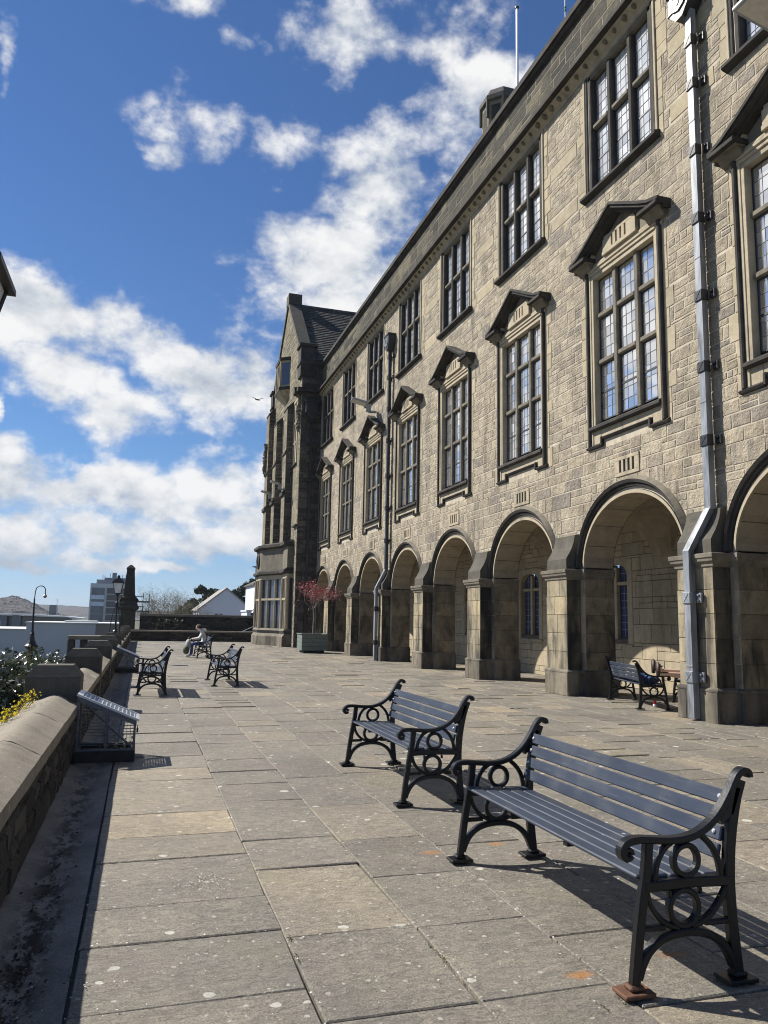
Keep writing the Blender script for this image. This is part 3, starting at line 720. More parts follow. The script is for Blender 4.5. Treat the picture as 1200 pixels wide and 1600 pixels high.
# loggia: back wall, vault, windows, doors
XB = 12.0
BP = frame_P((XB,0,0),(0,1,0),(0,0,1),(-1,0,0))
DOORS = (0, 4, 5)
w = MB(); holes = []
ex = []
for k in BAYS:
    c = yc(k)-.29
    ex.append((c-1.0,c+1.0,-.1,3.05) if k in DOORS else (c-.82,c+.82,1.05,3.3))
    holes.append((c-.72,c+.72,-.2,2.48) if k in DOORS else (c-.61,c+.61,1.2,3.19))
rs_ = [(y_lo,Y_END,0,4.9)]
for h_ in holes: rs_ = [z for x in rs_ for z in subtract(x,h_)]
for (a,b,c,d) in rs_: w.poly([BP(a,c),BP(b,c),BP(b,d),BP(a,d)],0)
mason(w, BP, y_lo, Y_END, 0, 4.7, ex, hs=(.28,.33,.4,.46), lw=(.36,.8), n=.012, ch=.005, gap=.012, m=1, split=.3)
part(w,'loggia_wall',[M['joint'],M['dress']])
def vz(x, y, c):
    a = 1-((y-c)/2.06)**2; b = 1-((x-11.1)/.93)**2
    return SPR + max(1.72*math.sqrt(max(a,0)), 1.45*math.sqrt(max(b,0)))
vm = MB()
for k in BAYS:
    c = yc(k); nx, ny = 12, 26
    xs = [XW+D_IN+(XB-XW-D_IN)*i/nx for i in range(nx+1)]; ys = [c-PITCH/2+PITCH*i/ny for i in range(ny+1)]
    for i in range(nx):
        for j in range(ny):
            vm.poly([(xs[i],ys[j],vz(xs[i],ys[j],c)),(xs[i+1],ys[j],vz(xs[i+1],ys[j],c)),(xs[i+1],ys[j+1],vz(xs[i+1],ys[j+1],c)),(xs[i],ys[j+1],vz(xs[i],ys[j+1],c))],0)
    for j in range(ny):
        lo = [ell(y-c,AA,AB) for y in (ys[j],ys[j+1])]; hi = [vz(XW+D_IN,y,c) for y in (ys[j],ys[j+1])]
        vm.poly([(XW+D_IN+.003,ys[j],lo[0]),(XW+D_IN+.003,ys[j+1],lo[1]),(XW+D_IN+.003,ys[j+1],max(hi[1],lo[1])),(XW+D_IN+.003,ys[j],max(hi[0],lo[0]))],0)
o = part(vm,'loggia_vault',[M['soffit']])
lw_, lg, ll, lc = MB(), MB(), MB(), MB()
def lbar(u0,u1,z0,z1,d0,d1,m=0): bar(lw_,u0,u1,z0,z1,d0,d1,m,.012)
for s in (-1,1):
    q = lambda a,b: (min(s*a,s*b), max(s*a,s*b))
    u = q(.62,.84); lbar(*u,1.05,3.3,-.02,.03); u = q(.60,.66); lbar(*u,1.2,3.1,-.25,.0)
lbar(-.06,.06,1.2,3.1,-.22,-.04)
for (a,b) in ((-.6,-.06),(.06,.6)): lbar(a,b,2.62,2.71,-.22,-.05)
lw_.prism([(-.25,1.24),(.06,1.08),(.06,1.03),(-.25,1.03)], lambda a,b,d: (-a,d,b), -.84,.84,0)
# four-centred head filled as stepped arch
hp = [(-.84,2.85),(-.84,3.32),(.84,3.32),(.84,2.85),(.60,2.85)]+[(.60*math.cos(t)**.8 if math.cos(t) > 0 else 0, 2.85+.34*math.sin(t)) for t in [PI/2*i/6 for i in range(1,7)]]
hp2 = [(-x,z) for x,z in hp[::-1]]
for side in (1,-1):
    prev = None
    for i in range(9):
        t = PI/2*i/8; u = side*(.62*math.cos(t)**.75 if i < 8 else 0); z = 2.85+.33*math.sin(t)
        if prev: lw_.prism([prev,(u,z),(u,3.31),(prev[0],3.31)], lambda a,b,d: (-d,a,b), -.2, .02, 0)
        prev = (u,z)
lights((lc,ll,lg), [(-.60,-.06),(.06,.60)], [(1.24,2.62),(2.71,3.16)], -.16, pane=(.16,.2))
me_lw = proto(lw_,'loggia_window',[M['dress']]); me_lc = proto(lc,'casement',[M['casement']]); me_lL = proto(ll,'lead_bars',[M['leadpale']]); me_lg = proto(lg,'pane',[M['glassblue']])
dr, dl, hn = MB(), MB(), MB()
for s in (-1,1):
    q = lambda a,b: (min(s*a,s*b), max(s*a,s*b))
    u = q(.80,1.0); bar(dr,*u,0,2.55,-.02,.06,0,.02); u = q(.70,.80); bar(dr,*u,0,2.5,-.2,.03,0,.02)
bar(dr,-1.0,1.0,2.55,3.05,-.02,.05,0,.02); bar(dr,-.8,.8,2.45,2.55,-.2,.03,0,.02)
for i in range(10): bar(dl,-.70+.14*i,-.70+.14*i+.136,0,2.45,-.16,-.11,0,.006)
for z in (.4,2.0):
    bar(dl,-.68,-.02,z,z+.06,-.11,-.098,1); bar(dl,.02,.68,z,z+.06,-.11,-.098,1)
for u in (-.09,.09): hn.tube([(.085, u+.05*math.cos(t), 1.05+.05*math.sin(t)) for t in [2*PI*i/12 for i in range(12)]], .009, 6, 0, closed=True)
me_dr = proto(dr,'door',[M['dress']]); me_dl = proto(dl,'door_leaf',[M['timber'],M['iron']]); me_hn = proto(hn,'handle',[M['iron']])
for k in BAYS:
    c = yc(k)-.29
    if k in DOORS:
        o = place('door', me_dr, c); o.location.x += XB-XW; place('door_leaf', me_dl, 0, o); place('handle', me_hn, 0, o)
    else:
        o = place('loggia_window', me_lw, c); o.location.x += XB-XW
        place('casement', me_lc, 0, o); place('lead_bars', me_lL, 0, o); place('pane', me_lg, 0, o)

# downpipes -----------------------------------------------------------
def boxpipe(mb, pts, wy, wx, m=0):
    """square pipe through (x,y,z) points"""
    for a, b in zip(pts, pts[1:]):
        a, b = V(a), V(b)
        c = []
        for p in (a,b): c.append([mb.pt((p.x-wx/2,p.y-wy/2,p.z)), mb.pt((p.x+wx/2,p.y-wy/2,p.z)), mb.pt((p.x+wx/2,p.y+wy/2,p.z)), mb.pt((p.x-wx/2,p.y+wy/2,p.z))])
        A,B = c
        for i in range(4): j=(i+1)%4; mb.f.append([A[i],A[j],B[j],B[i]]); mb.m.append(m)
def downpipe(y, mat, bmat, zs, low, white=True):
    p = MB()
    boxpipe(p, [(9.30,y,13.2),(9.30,y,3.62),(8.98,y+.21,2.86),(8.98,y+.21,.03)], .15, .12)
    for z in (10.9,8.2,5.5,3.6,2.0,.9): 
        yy, xx = (y,9.30) if z > 3 else (y+.21,8.98)
        p.cbox(xx-.068,xx+.068,yy-.083,yy+.083,z-.02,z+.02,.006)
    o = part(p,'downpipe',[mat])
    for z in zs:
        yy, xx, wx = (y,9.30,9.44) if z > 3 else (y+.21,8.98,9.08)
        b = MB()
        b.cbox(xx-.085,xx+.06,yy-.10,yy+.10,z-.10,z+.10,.012,0)
        for s in (-1,1):
            b.cbox(wx-.055,wx-.012,yy+s*.10-(.13 if s < 0 else 0),yy+s*.10+(.13 if s > 0 else 0),z-.085,z+.085,.01,0)
            b.cbox(wx-.085,wx-.055,yy+s*.17-.02,yy+s*.17+.02,z+.03,z+.06,.006,0); b.cbox(wx-.085,wx-.055,yy+s*.17-.02,yy+s*.17+.02,z-.06,z-.03,.006,0)
        for s in (-1,1): b.box(xx-.092,xx-.085,-.006,.006,-.09,.09,0,Matrix.Translation((0,yy,z)) @ Matrix.Rotation(s*.7,4,'X'))
        bo = b.build('pipe_bracket',[bmat if z > 3 else mat],o); 
    return o
def hopper(y, x, mat, plate, o, dy=0., dz=0.):
    h = MB(); hf = MB()
    h.prism([(-.30,13.45),(-.30,13.05),(-.24,12.97),(-.09,12.80),(.09,12.80),(.24,12.97),(.30,13.05),(.30,13.45)], lambda a,b,d: (d,y+a,b), x-.22, x+.1, 0)
    h.cbox(x-.26,x+.1,y-.33,y+.33,13.42,13.50,.015,0); h.cbox(x-.24,x+.1,y-.315,y+.315,13.03,13.07,.01,0)
    hf.prism([(-.21,13.38),(-.21,13.12),(-.15,13.02),(0,12.96),(.15,13.02),(.21,13.12),(.21,13.38)], lambda a,b,d: (d,y+a,b), x-.25, x-.218, 0)
    hf.prism([(-.05,13.1),(.0,13.06),(.05,13.1),(.07,13.2),(0,13.28),(-.07,13.2)], lambda a,b,d: (d,y+a,b), x-.262, x-.25, 1)
    for s in (-1,1): hf.prism([(-.03,13.28),(.03,13.28),(.03,13.34),(-.03,13.34)], lambda a,b,d: (d,y+s*.12+a,b), x-.26, x-.25, 1)
    for mb in (h,hf): mb.v = [(a,b+dy,c+dz) for a,b,c in mb.v]
    a = h.build('hopper',[mat],o); hf.build('shield',[plate,mat],o)
ZS = (12.55,11.65,10.3,8.96,7.47,6.14,4.8,2.05,.72)
o = downpipe(10.92, M['pipe'], M['pipeblack'], ZS, None); o['label'] = 'pale downpipe with black brackets'; hopper(10.92,9.36,M['pipeblack'],M['pipe'],o,.12,.30)
o = downpipe(29.62, M['pipeblack'], M['pipeblack'], ZS, None); hopper(29.62,9.36,M['pipeblack'],M['pipe'],o)
# lower length of the far pipe is painted pale
p = MB(); boxpipe(p, [(9.295,29.62,3.63),(8.972,29.83,2.87),(8.972,29.83,.02)], .165, .125); part(p,'downpipe_shoe',[M['pipe']])

# ------------------------------------------------------------------ the gabled wing at the far end
WX = 8.25; WY0, WY1 = 43.45, 54.5; APY = 48.97; EZ = 16.9; APZ = 22.5
wing = thing('gabled_wing', 'tall gabled stone wing with a canted bay window at the far end of the terrace', 'building', (WX+1, APY, 0))
WO = V(wing.location)
def wpart(mb, name, mats, parent=None, smooth=False):
    o = mb.build(name, mats, parent or wing, smooth)
    if parent is None: o.location = -WO
    return o
GP = frame_P((WX,0,0),(0,1,0),(0,0,1),(-1,0,0)); SP = frame_P((0,WY0,0),(1,0,0),(0,0,1),(0,-1,0))
gtop = lambda u: EZ + (APZ-EZ)*(1-abs(u-APY)/(WY1-APY))
w = MB()
w.poly([GP(WY0,0),GP(WY1,0),GP(WY1,EZ),GP(APY,APZ),GP(WY0,EZ)],0)
w.poly([SP(WX,0),SP(XW+.6,0),SP(XW+.6,EZ),SP(WX,EZ)],1)
w.poly([(WX,WY1,0),(WX+12,WY1,0),(WX+12,WY1,EZ),(WX,WY1,EZ)],1)
wex = [(46.95,48.25,10.9,14.75),(48.3,49.6,10.9,14.75),(50.75,52.3,10.9,14.75),(44.4,45.65,10.9,14.6),(47.6,50.35,16.1,18.4),(44.1,53.4,-1,6.2)]
wex = [(43.9,54.2,6.1,14.9),(47.6,50.35,15.9,18.5),(44.1,53.4,-1,6.2)]
mason(w, GP, WY0, WY1, 0, EZ, wex, hs=(.24,.3,.36), lw=(.4,.9), n=.02, m=2)
mason(w, GP, WY0, WY1, EZ, APZ, wex, top=gtop, hs=(.28,.34), lw=(.5,1.0), n=.02, m=2)
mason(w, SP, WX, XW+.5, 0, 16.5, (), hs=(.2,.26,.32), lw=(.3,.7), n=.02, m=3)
wpart(w,'wall',[M['mortar'],M['rmortar'],M['wing'],M['wingside']])
# recessed windows and buttresses of the upper front
w = MB(); bt = MB()
for (a,b) in ((45.7,46.85),(49.6,50.75),(53.1,54.3)):
    BPn = frame_P((WX-.42,0,0),(0,1,0),(0,0,1),(-1,0,0))
    z1 = 14.4 if a < 50 else (14.0 if a < 53 else 15.9)
    bt.box(WX-.42,WX+.02,a,b,6.1,z1,1); mason(bt, BPn, a, b, 6.1, z1, hs=(.3,.36,.44), lw=(.4,.8), n=.012, ch=.008, gap=.012, m=0)
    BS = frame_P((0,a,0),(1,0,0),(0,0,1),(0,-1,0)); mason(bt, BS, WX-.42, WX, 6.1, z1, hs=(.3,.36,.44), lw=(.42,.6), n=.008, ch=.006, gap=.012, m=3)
    bt.prism([(0,z1),(.47,z1),(.47,z1+.10),(.40,z1+.14),(0,z1+.55)], lambda p,q,d: (WX-p,d,q), a-.03, b+.03, 2)
    bt.prism([(.42,9.0),(.54,9.05),(.56,9.25),(.42,9.35)], lambda p,q,d: (WX-p,d,q), a-.04, b+.04, 2)
    bt.prism([(.42,11.6),(.50,11.6),(.50,11.7),(.42,11.85)], lambda p,q,d: (WX-p,d,q), a-.03, b+.03, 2)
wpart(bt,'buttress',[M['wing'],M['mortar'],M['black'],M['wingside']])
def wing_window(y0,y1,z0,z1,d,cols,rows,name='window',fp=None):
    """stone-mullioned window in the wing's front (faces -X at plane WX)"""
    f, fr, ld, gl = MB(), MB(), MB(), MB(); c = (y0+y1)/2; hw = (y1-y0)/2
    bar(f,-hw,-hw+.14,z0,z1,-.02,.06,0); bar(f,hw-.14,hw,z0,z1,-.02,.06,0); bar(f,-hw+.14,hw-.14,z1-.16,z1,-.02,.06,0)
    f.prism([(0,z0+.16),(.12,z0+.05),(.12,z0),(0,z0)], lambda a,b,dd: (-a,dd,b), -hw-.05, hw+.05, 1)
    iw = (2*hw-.28); cw = iw/cols; rs = [z0+.16+(z1-.16-z0-.16)*i/rows for i in range(rows+1)]
    cl = []
    for i in range(cols):
        a = -hw+.14+cw*i; cl.append((a+(.05 if i else 0), a+cw-(.05 if i < cols-1 else 0)))
        if i: bar(f,a-.055,a+.055,z0+.14,z1-.15,-.02,.055,0)
    rl = []
    for j in range(rows):
        rl.append((rs[j]+(.05 if j else 0), rs[j+1]-(.05 if j < rows-1 else 0)))
        if j:
            for (a,b) in cl: bar(f,a,b,rs[j]-.05,rs[j]+.05,-.02,.05,0)
    lights((fr,ld,gl), cl, rl, -.012)
    o = f.build(name,[M['pale'],M['black']],wing); o.location = V((WX-.0,c,0))-WO
    for mb, nm, mt in ((fr,'casement',M['casement']),(ld,'lead_bars',M['lead']),(gl,'pane',M['glassdark'])): mb.build(nm,[mt],o)
    return o
for (a,b) in ((44.35,45.65),(46.9,48.15),(48.3,49.55),(50.8,52.9)): wing_window(a,b,10.7,14.8,0,2,3)
w = MB()     # panels below the upper windows
for (a,b) in ((43.9,45.7),(46.85,49.6),(50.75,53.1)): mason(w, GP, a, b, 6.1, 10.7, (), hs=(.32,.4), lw=(.5,.9), n=.012, m=0); mason(w, GP, a, b, 14.8, 14.9, (), hs=(.1,), lw=(.5,.9), n=.012, m=0)
mason(w, GP, 43.9, 44.35, 10.7, 14.8, (), hs=(.3,.36), lw=(.3,.5), n=.012, m=0)
wpart(w,'wall_panel',[M['wing']])
# oriel in the gable
w = MB(); o2 = MB(); gl = MB()
oc = 48.97; ow = 1.25; op = .55
pl_ = [(-ow,0),(-ow+.45,op),(ow-.45,op),(ow,0)]
def ori(mb, z0,z1,gr0,gr1,m):
    for i in range(3):
        (a,b),(c,d) = pl_[i],pl_[i+1]
        mb.poly([(WX-b*(1+gr0)-gr0*.2,oc+a*(1+gr0),z0),(WX-d*(1+gr0)-gr0*.2,oc+c*(1+gr0),z0),(WX-d*(1+gr1)-gr1*.2,oc+c*(1+gr1),z1),(WX-b*(1+gr1)-gr1*.2,oc+a*(1+gr1),z1)],m)
    for z,g in ((z0,gr0),(z1,gr1)): mb.poly([(WX-b*(1+g)-g*.2,oc+a*(1+g),z) for a,b in pl_],m)
ori(w,16.25,16.45,.12,.12,1); ori(w,16.45,16.6,.04,.0,0); ori(w,16.6,18.1,0,0,2); ori(w,18.1,18.25,.0,.0,0); ori(w,18.25,18.42,.10,.14,1); ori(w,18.42,18.6,.12,-.3,1); ori(w,15.4,16.25,-.8,.08,0)
wpart(w,'oriel_window',[M['pale'],M['black'],M['glassdark']])
w = MB()
for i in range(4):
    a,b = pl_[i]; w.box(WX-b-.05,WX-b+.07,oc+a-.06,oc+a+.06,16.5,18.2,0)
for a in (-.28,.28): w.box(WX-op-.04,WX-op+.04,oc+a-.05,oc+a+.05,16.5,18.2,0)
wpart(w,'oriel_mullions',[M['pale']])
# canted bay: plan polyline (x,y)
BAY = [(7.88,44.25),(7.88,45.75),(6.92,48.0),(6.92,50.0),(7.86,52.2),(7.86,53.4)]
def offs(o):
    out = []
    for i,(x,y) in enumerate(BAY):
        a = V(BAY[max(i-1,0)]); b = V(BAY[min(i+1,5)]); 
        n1 = V((x,y)) - a; n2 = b - V((x,y))
        nn = V((0,0))
        for q in (n1,n2):
            if q.length > 0: q = q.normalized(); nn += V((-q.y,q.x))
        nn.normalize(); out.append((x+nn.x*o, y+nn.y*o))
    return out
def bayband(mb, z0,z1,o0,o1,m,caps=True):
    A = [(WX+.1,44.25-o0)]+offs(o0)+[(WX+.1,53.4+o0)]; B = [(WX+.1,44.25-o1)]+offs(o1)+[(WX+.1,53.4+o1)]
    for i in range(len(A)-1):
        mb.poly([(*A[i],z0),(*A[i+1],z0),(*B[i+1],z1),(*B[i],z1)],m)
    if caps:
        mb.poly([(*p,z0) for p in A],m); mb.poly([(*p,z1) for p in B],m)
w = MB()
bayband(w,0,.55,.16,.16,3); bayband(w,.55,.72,.16,.04,2); bayband(w,.72,.90,.04,.10,1); bayband(w,.90,1.02,.10,.0,2)
bayband(w,1.02,4.15,-.14,-.14,4); bayband(w,3.95,4.2,.0,.0,0); bayband(w,4.2,4.28,.0,.16,1); bayband(w,4.28,4.42,.20,.20,1); bayband(w,4.42,4.55,.15,.02,1)
bayband(w,4.55,5.8,.0,.0,2); bayband(w,5.8,5.9,.0,.18,1); bayband(w,5.9,6.06,.22,.22,1); bayband(w,6.06,6.2,.16,-.2,1)
wpart(w,'bay_window',[M['pale'],M['black'],M['grey'],M['plinth'],M['glassdark']])
w = MB()
def mull(p, r=.09): w.lathe([(r,1.0),(r,3.97)],(p[0],p[1],0),8,0,PI/8)
BO = offs(-.06)
for p in BO: mull(p,.12)
for i in range(5):
    a,b = V(BO[i]),V(BO[i+1]); k_ = 1 if (b-a).length < 1.6 else 2
    for q in range(1,k_+1): mull(a.lerp(b,q/(k_+1)),.06)
    t = (b-a).normalized(); T = Matrix.Translation(((a.x+b.x)/2,(a.y+b.y)/2,2.75)) @ Matrix.Rotation(math.atan2(t.y,t.x),4,'Z')
    L = (b-a).length; w.box(-L/2,L/2,-.05,.05,-.06,.06,0,T)
wpart(w,'bay_mullions',[M['pale']])
w = MB()      # carved roundel in the bay parapet
for r0,r1,d in ((.0,.32,.09),(.34,.47,.12)):
    for i in range(20):
        t0,t1 = 2*PI*i/20,2*PI*(i+1)/20; f = lambda r,t,dd: (6.92-dd,49.0+r*math.cos(t),5.18+r*math.sin(t))
        w.poly([f(r0,t0,d),f(r0,t1,d),f(r1,t1,d*.7),f(r1,t0,d*.7)],0); w.poly([f(r1,t0,d*.7),f(r1,t1,d*.7),f(r1+.03,t1,0),f(r1+.03,t0,0)],0)
for i in range(26):
    a = R.uniform(0,2*PI); r = R.uniform(0,.28); w.cbox(6.92-.15,6.92-.06,49+r*math.cos(a)-.05,49+r*math.cos(a)+.05,5.18+r*math.sin(a)-.05,5.18+r*math.sin(a)+.05,.02,0)
wpart(w,'roundel',[M['black']])
# strings on the wing, niche carving, kneelers, gable coping
w = MB()
for z,o,h in ((14.86,.30,.22),(16.5,.16,.14)):
    w.box(WX-o,WX+.02,WY0-o,WY0+1.0,z,z+h,0); w.box(WX-o*.6,WX+.02,WY0-o*.6,WY0+.9,z-.1,z,0)
    w.box(WX+.02,XW-.36,WY0-o,WY0,z,z+h,0)
w.box(WX-.3,WX+.02,53.6,WY1+.1,14.9,15.1,0)
w.box(WX-.16,WX+.02,WY0-.02,WY0+1.0,6.9,7.0,0)
wpart(w,'string_course',[M['black']])
w = MB()
for i in range(46):
    z = 12.6+2.2*i/46; y = WY0+.32+R.uniform(-.16,.16); w.cbox(WX-.02-R.uniform(.08,.24),WX+.02,y-.08,y+.08,z-.07,z+.07,.03,0)
    y = 53.8+R.uniform(-.2,.2); w.cbox(WX-.44-R.uniform(.1,.25),WX-.3,y-.09,y+.09,z-1.0,z-.86,.03,0)
w.prism([(-.25,14.8),(.4,14.8),(.25,15.05),(-.05,15.2)], lambda a,b,d:(d,WY0+.3+a,b), WX-.42, WX, 1)
wpart(w,'carving',[M['grey'],M['black']])
w = MB()
L = math.hypot(APZ-EZ, APY-WY0)
for s,y0 in ((1,WY0),(-1,WY1)):
    n_ = 5
    for i in range(n_):
        a,b = i/n_,(i+1)/n_
        ya,za = y0+(APY-y0)*a, EZ+(APZ-EZ)*a; yb,zb = y0+(APY-y0)*b, EZ+(APZ-EZ)*b
        w.prism([(ya,za-.02),(yb,zb-.02),(yb,zb+.32),(ya,za+.32)], lambda p,q,d:(d,p,q), WX-.12, WX+.62+.004*i, 0)
w.box(WX-.14,WX+.75,APY-.45,APY+.45,APZ-.1,APZ+.62,0)
for y0,y1 in ((WY0-.12,WY0+.75),(WY1-.75,WY1+.12)):
    w.cbox(WX-.16,WX+.75,y0,y1,EZ-1.1,EZ+.75,.03,1); w.cbox(WX-.26,WX+.85,y0-.1,y1+.1,EZ+.75,EZ+.95,.03,1); w.cbox(WX-.22,WX+.8,y0-.06,y1+.06,EZ-.35,EZ-.2,.02,1)
wpart(w,'gable_coping',[M['cap'],M['black']])
# roof of stone slates
w = MB()
for s,y0 in ((1,WY0-.1),(-1,WY1+.1)):
    n_ = 30; ln = math.hypot(APZ-EZ+.0, abs(APY-y0))
    sl_ = V((0,(APY-y0),APZ-EZ)).normalized(); nr = V((0,-sl_.z*s,abs(sl_.y)))
    w.poly([V((WX+.4,y0,EZ)),V((WX+13,y0,EZ)),V((WX+13,APY,APZ)),V((WX+.4,APY,APZ))],0)
    for i in range(n_):
        a0,a1 = ln*i/n_, ln*(i+1)/n_+.05; x = WX+.5-R.uniform(0,.3)
        while x < WX+9.:
            ww = R.uniform(.28,.5); j = R.uniform(-.02,.02)
            A = V((0,y0,EZ))+sl_*(a0+j)+nr*(.055+R.uniform(0,.015)); B = V((0,y0,EZ))+sl_*a1+nr*.012; C = V((0,y0,EZ))+sl_*(a0+j)+nr*.01
            w.poly([A+V((x,0,0)),A+V((x+ww-.012,0,0)),B+V((x+ww-.012,0,0)),B+V((x,0,0))],1)
            w.poly([A+V((x,0,0)),C+V((x,0,0)),C+V((x+ww-.012,0,0)),A+V((x+ww-.012,0,0))],1)
            x += ww
x = WX+.5
while x < WX+9: w.prism([(-.25,-.13),(.25,-.13),(.2,.02),(0,.12),(-.2,.02)], lambda a,b,d:(d,APY+a,APZ+b), x, x+.48, 1); x += .49
wpart(w,'roof',[M['rmortar'],M['slate']])
p = MB(); boxpipe(p,[(8.85,WY0-.12,13.2),(8.85,WY0-.12,.05)],.12,.12); o = wpart(p,'downpipe',[M['pipeblack']])
h = MB(); h.cbox(8.45,9.2,WY0-.42,WY0-.02,13.55,14.25,.03,0); h.cbox(8.4,9.25,WY0-.46,WY0-.02,14.22,14.32,.02,0)
h.prism([(8.5,13.55),(9.15,13.55),(8.95,13.15),(8.75,13.15)], lambda a,b,d:(a,d,b), WY0-.36, WY0-.02, 0)
h.build('hopper',[M['pipeblack']],o)
b = MB()
for z in (11.8,9.6,7.4,5.2,3.0): b.cbox(8.62,9.08,WY0-.2,WY0-.02,z-.09,z+.09,.012,0)
b.build('pipe_bracket',[M['pipeblack']],o)

# ------------------------------------------------------------------ things on roof and walls
tur = thing('roof_turret','octagonal stone turret with a parapet cap rising behind the roofline','turret',(15.2,31.0,0))
w = MB(); w.lathe([(.98,14.9),(.98,26.2)],(0,0,0),8,0,PI/8); w.build('shaft',[M['wing']],tur)
w = MB(); w.lathe([(.98,26.1),(1.10,26.18),(1.10,26.4),(1.0,26.46),(.85,26.8),(.25,27.05)],(0,0,0),8,0,PI/8); w.build('cap',[M['slate']],tur)
w = MB()
for i in range(8):
    a = PI/8+PI/4*i+PI/8; T = Matrix.Rotation(a,4,'Z'); w.box(.90,.915,-.22,.22,24.6,25.9,0,T)
    w.cbox(.90,1.02,.32,.44,25.3,26.4,.02,1,T)
w.build('pilasters',[M['black'],M['cap']],tur)
fp = thing('flagpole','slim white flagpole with a dark cap above the parapet','flagpole',(15.55,30.1,0))
w = MB(); w.tube([(0,0,15.2),(0,0,31.0)],[.075,.06],10,0); w.build('pole',[plain('white_pole_paint',(.72,.72,.74),.4)],fp,True)
w = MB(); w.lathe([(.02,30.98),(.1,31.0),(.1,31.06),(.03,31.1)],(0,0,0),10,0); w.build('finial',[M['iron']],fp)
an = thing('roof_aerial','thin white aerial rod with dark collars near the top of the parapet','aerial',(13.3,22.0,0))
w = MB(); w.tube([(0,0,15.2),(0,0,25.2)],.022,8,0); w.build('rod',[M['lampwhite']],an)
w = MB(); 
for z in (23.5,23.62,24.1): w.tube([(0,0,z),(0,0,z+.04)],.045,8,0)
w.build('collar',[M['iron']],an)
def floodlight(name,label,loc,rz,s=1.):
    t = thing(name,label,'floodlight',loc,rz,'floodlights fixed to the stone walls')
    h = MB(); T = Matrix.Rotation(rad(14),4,'Y')
    h.cbox(-.62*s,-.06*s,-.24*s,.24*s,-.035,.045,.015,0,T); h.build('housing',[M['lampmetal']],t)
    g = MB(); g.box(-.58*s,-.12*s,-.2*s,.2*s,-.039,-.034,0,T); g.build('lens',[plain('floodlight_lens',(.55,.52,.48),.3)],t)
    b = MB(); b.cbox(-.1*s,.05*s,-.07*s,.07*s,-.30,.02,.015,0); b.cbox(-.02*s,.24*s,-.05*s,.05*s,-.34,-.26,.01,0); b.build('bracket',[M['lampmetal']],t)
    return t
floodlight('floodlight','grey floodlight on a bracket above the pediment left of the black downpipe',(9.10,31.9,11.05),rad(-8),1.35)
floodlight('floodlight','large grey floodlight cut by the right edge of the photo, beneath the upper window',(9.08,8.45,10.95),rad(0),1.35)
floodlight('floodlight','nearer of two floodlights fixed to buttresses above the bay window of the far wing',(7.62,46.25,9.75),rad(0),1.0)
floodlight('floodlight','farther of two floodlights fixed to buttresses above the bay window of the far wing',(7.62,50.15,9.75),rad(0),1.0)

# ------------------------------------------------------------------ terrace
TX0, TX1, TY0, TY1 = -.19, 12.0, -4.0, 53.0
xs = [-.19,.77,1.44,2.06,2.72,3.36,3.98,4.72,5.32,6.02,6.62,7.32,7.94,8.62,9.24,9.9,10.6,11.3,12.0]
given = {0:[3.45,4.10,4.60,5.42,5.99,6.65,7.94,8.55],1:[3.16,3.98,5.05,5.73,6.92,7.62],2:[3.16,3.95,4.75,5.58,6.60,7.80],3:[2.93,3.69,4.47,5.29,6.3]}
w = MB(); w.poly([(-.2,TY0,-.022),(12.02,TY0,-.022),(12.02,TY1,-.022),(-.2,TY1,-.022)],1)
for i in range(len(xs)-1):
    x0,x1 = xs[i],xs[i+1]
    ys = list(given.get(i,[])) or [R.uniform(2.,3.)]
    y = ys[0]
    while y > TY0: y -= R.uniform(.5,1.15); ys.insert(0,max(y,TY0))
    y = ys[-1]
    while y < TY1: y += R.uniform(.45,1.2)*(1.0 if y < 30 else 1.2); ys.append(min(y,TY1))
    for a,b in zip(ys,ys[1:]):
        if b-a < .03: continue
        parts = [(x0,x1)]
        if i > 3 and R.random() < .18: xm = x0+(x1-x0)*R.uniform(.4,.6); parts = [(x0,xm),(xm,x1)]
        for (p,q) in parts:
            g = R.uniform(.0012,.0035); gy = R.uniform(.002,.009); j = lambda: R.gauss(0,.004)
            zz = R.gauss(0,.0022); tx, ty = R.gauss(0,.0016), R.gauss(0,.003)
            c = .006
            x_0,x_1,y_0,y_1 = p+g,q-g,a+gy,b-gy
            co = [(x_0+j(),y_0+j()),(x_1+j(),y_0+j()),(x_1+j(),y_1+j()),(x_0+j(),y_1+j())]
            hz = [zz-tx-ty, zz+tx-ty, zz+tx+ty, zz-tx+ty]
            mx_, my_ = (x_0+x_1)/2,(y_0+y_1)/2
            T = [w.pt((X+(c if X < mx_ else -c),Y+(c if Y < my_ else -c),Z)) for (X,Y),Z in zip(co,hz)]
            Bm = [w.pt((X,Y,Z-c)) for (X,Y),Z in zip(co,hz)]; Bd = [w.pt((X,Y,-.03)) for (X,Y) in co]
            mi = 2 if (i == 0 and 5.3 < a < 6.1) or (i > 3 and R.random() < .05) else 0
            w.f.append(T); w.m.append(mi)
            for s_ in range(4):
                t_ = (s_+1)%4; w.f.append([Bm[s_],Bm[t_],T[t_],T[s_]]); w.m.append(mi); w.f.append([Bd[s_],Bd[t_],Bm[t_],Bm[s_]]); w.m.append(mi)
tag(w.build('terrace_paving',[M['flags'],M['dirt'],M['buff']]),kind='structure')
w = MB()
ny = 240
cs = [(-.66,-.005),(-.60,-.012),(-.52,-.03),(-.42,-.042),(-.32,-.032),(-.25,-.012),(-.20,-.006)]
yy = [TY0+(TY1-TY0)*(i/ny)**1.6 for i in range(ny+1)]
rows_ = []
for y in yy: rows_.append([w.pt((x+(R.gauss(0,.004) if 0 < i < 6 else 0),y,z+R.gauss(0,.0025))) for i,(x,z) in enumerate(cs)])
for a,b in zip(rows_,rows_[1:]):
    for i in range(6): w.f.append([a[i],a[i+1],b[i+1],b[i]]); w.m.append(0)
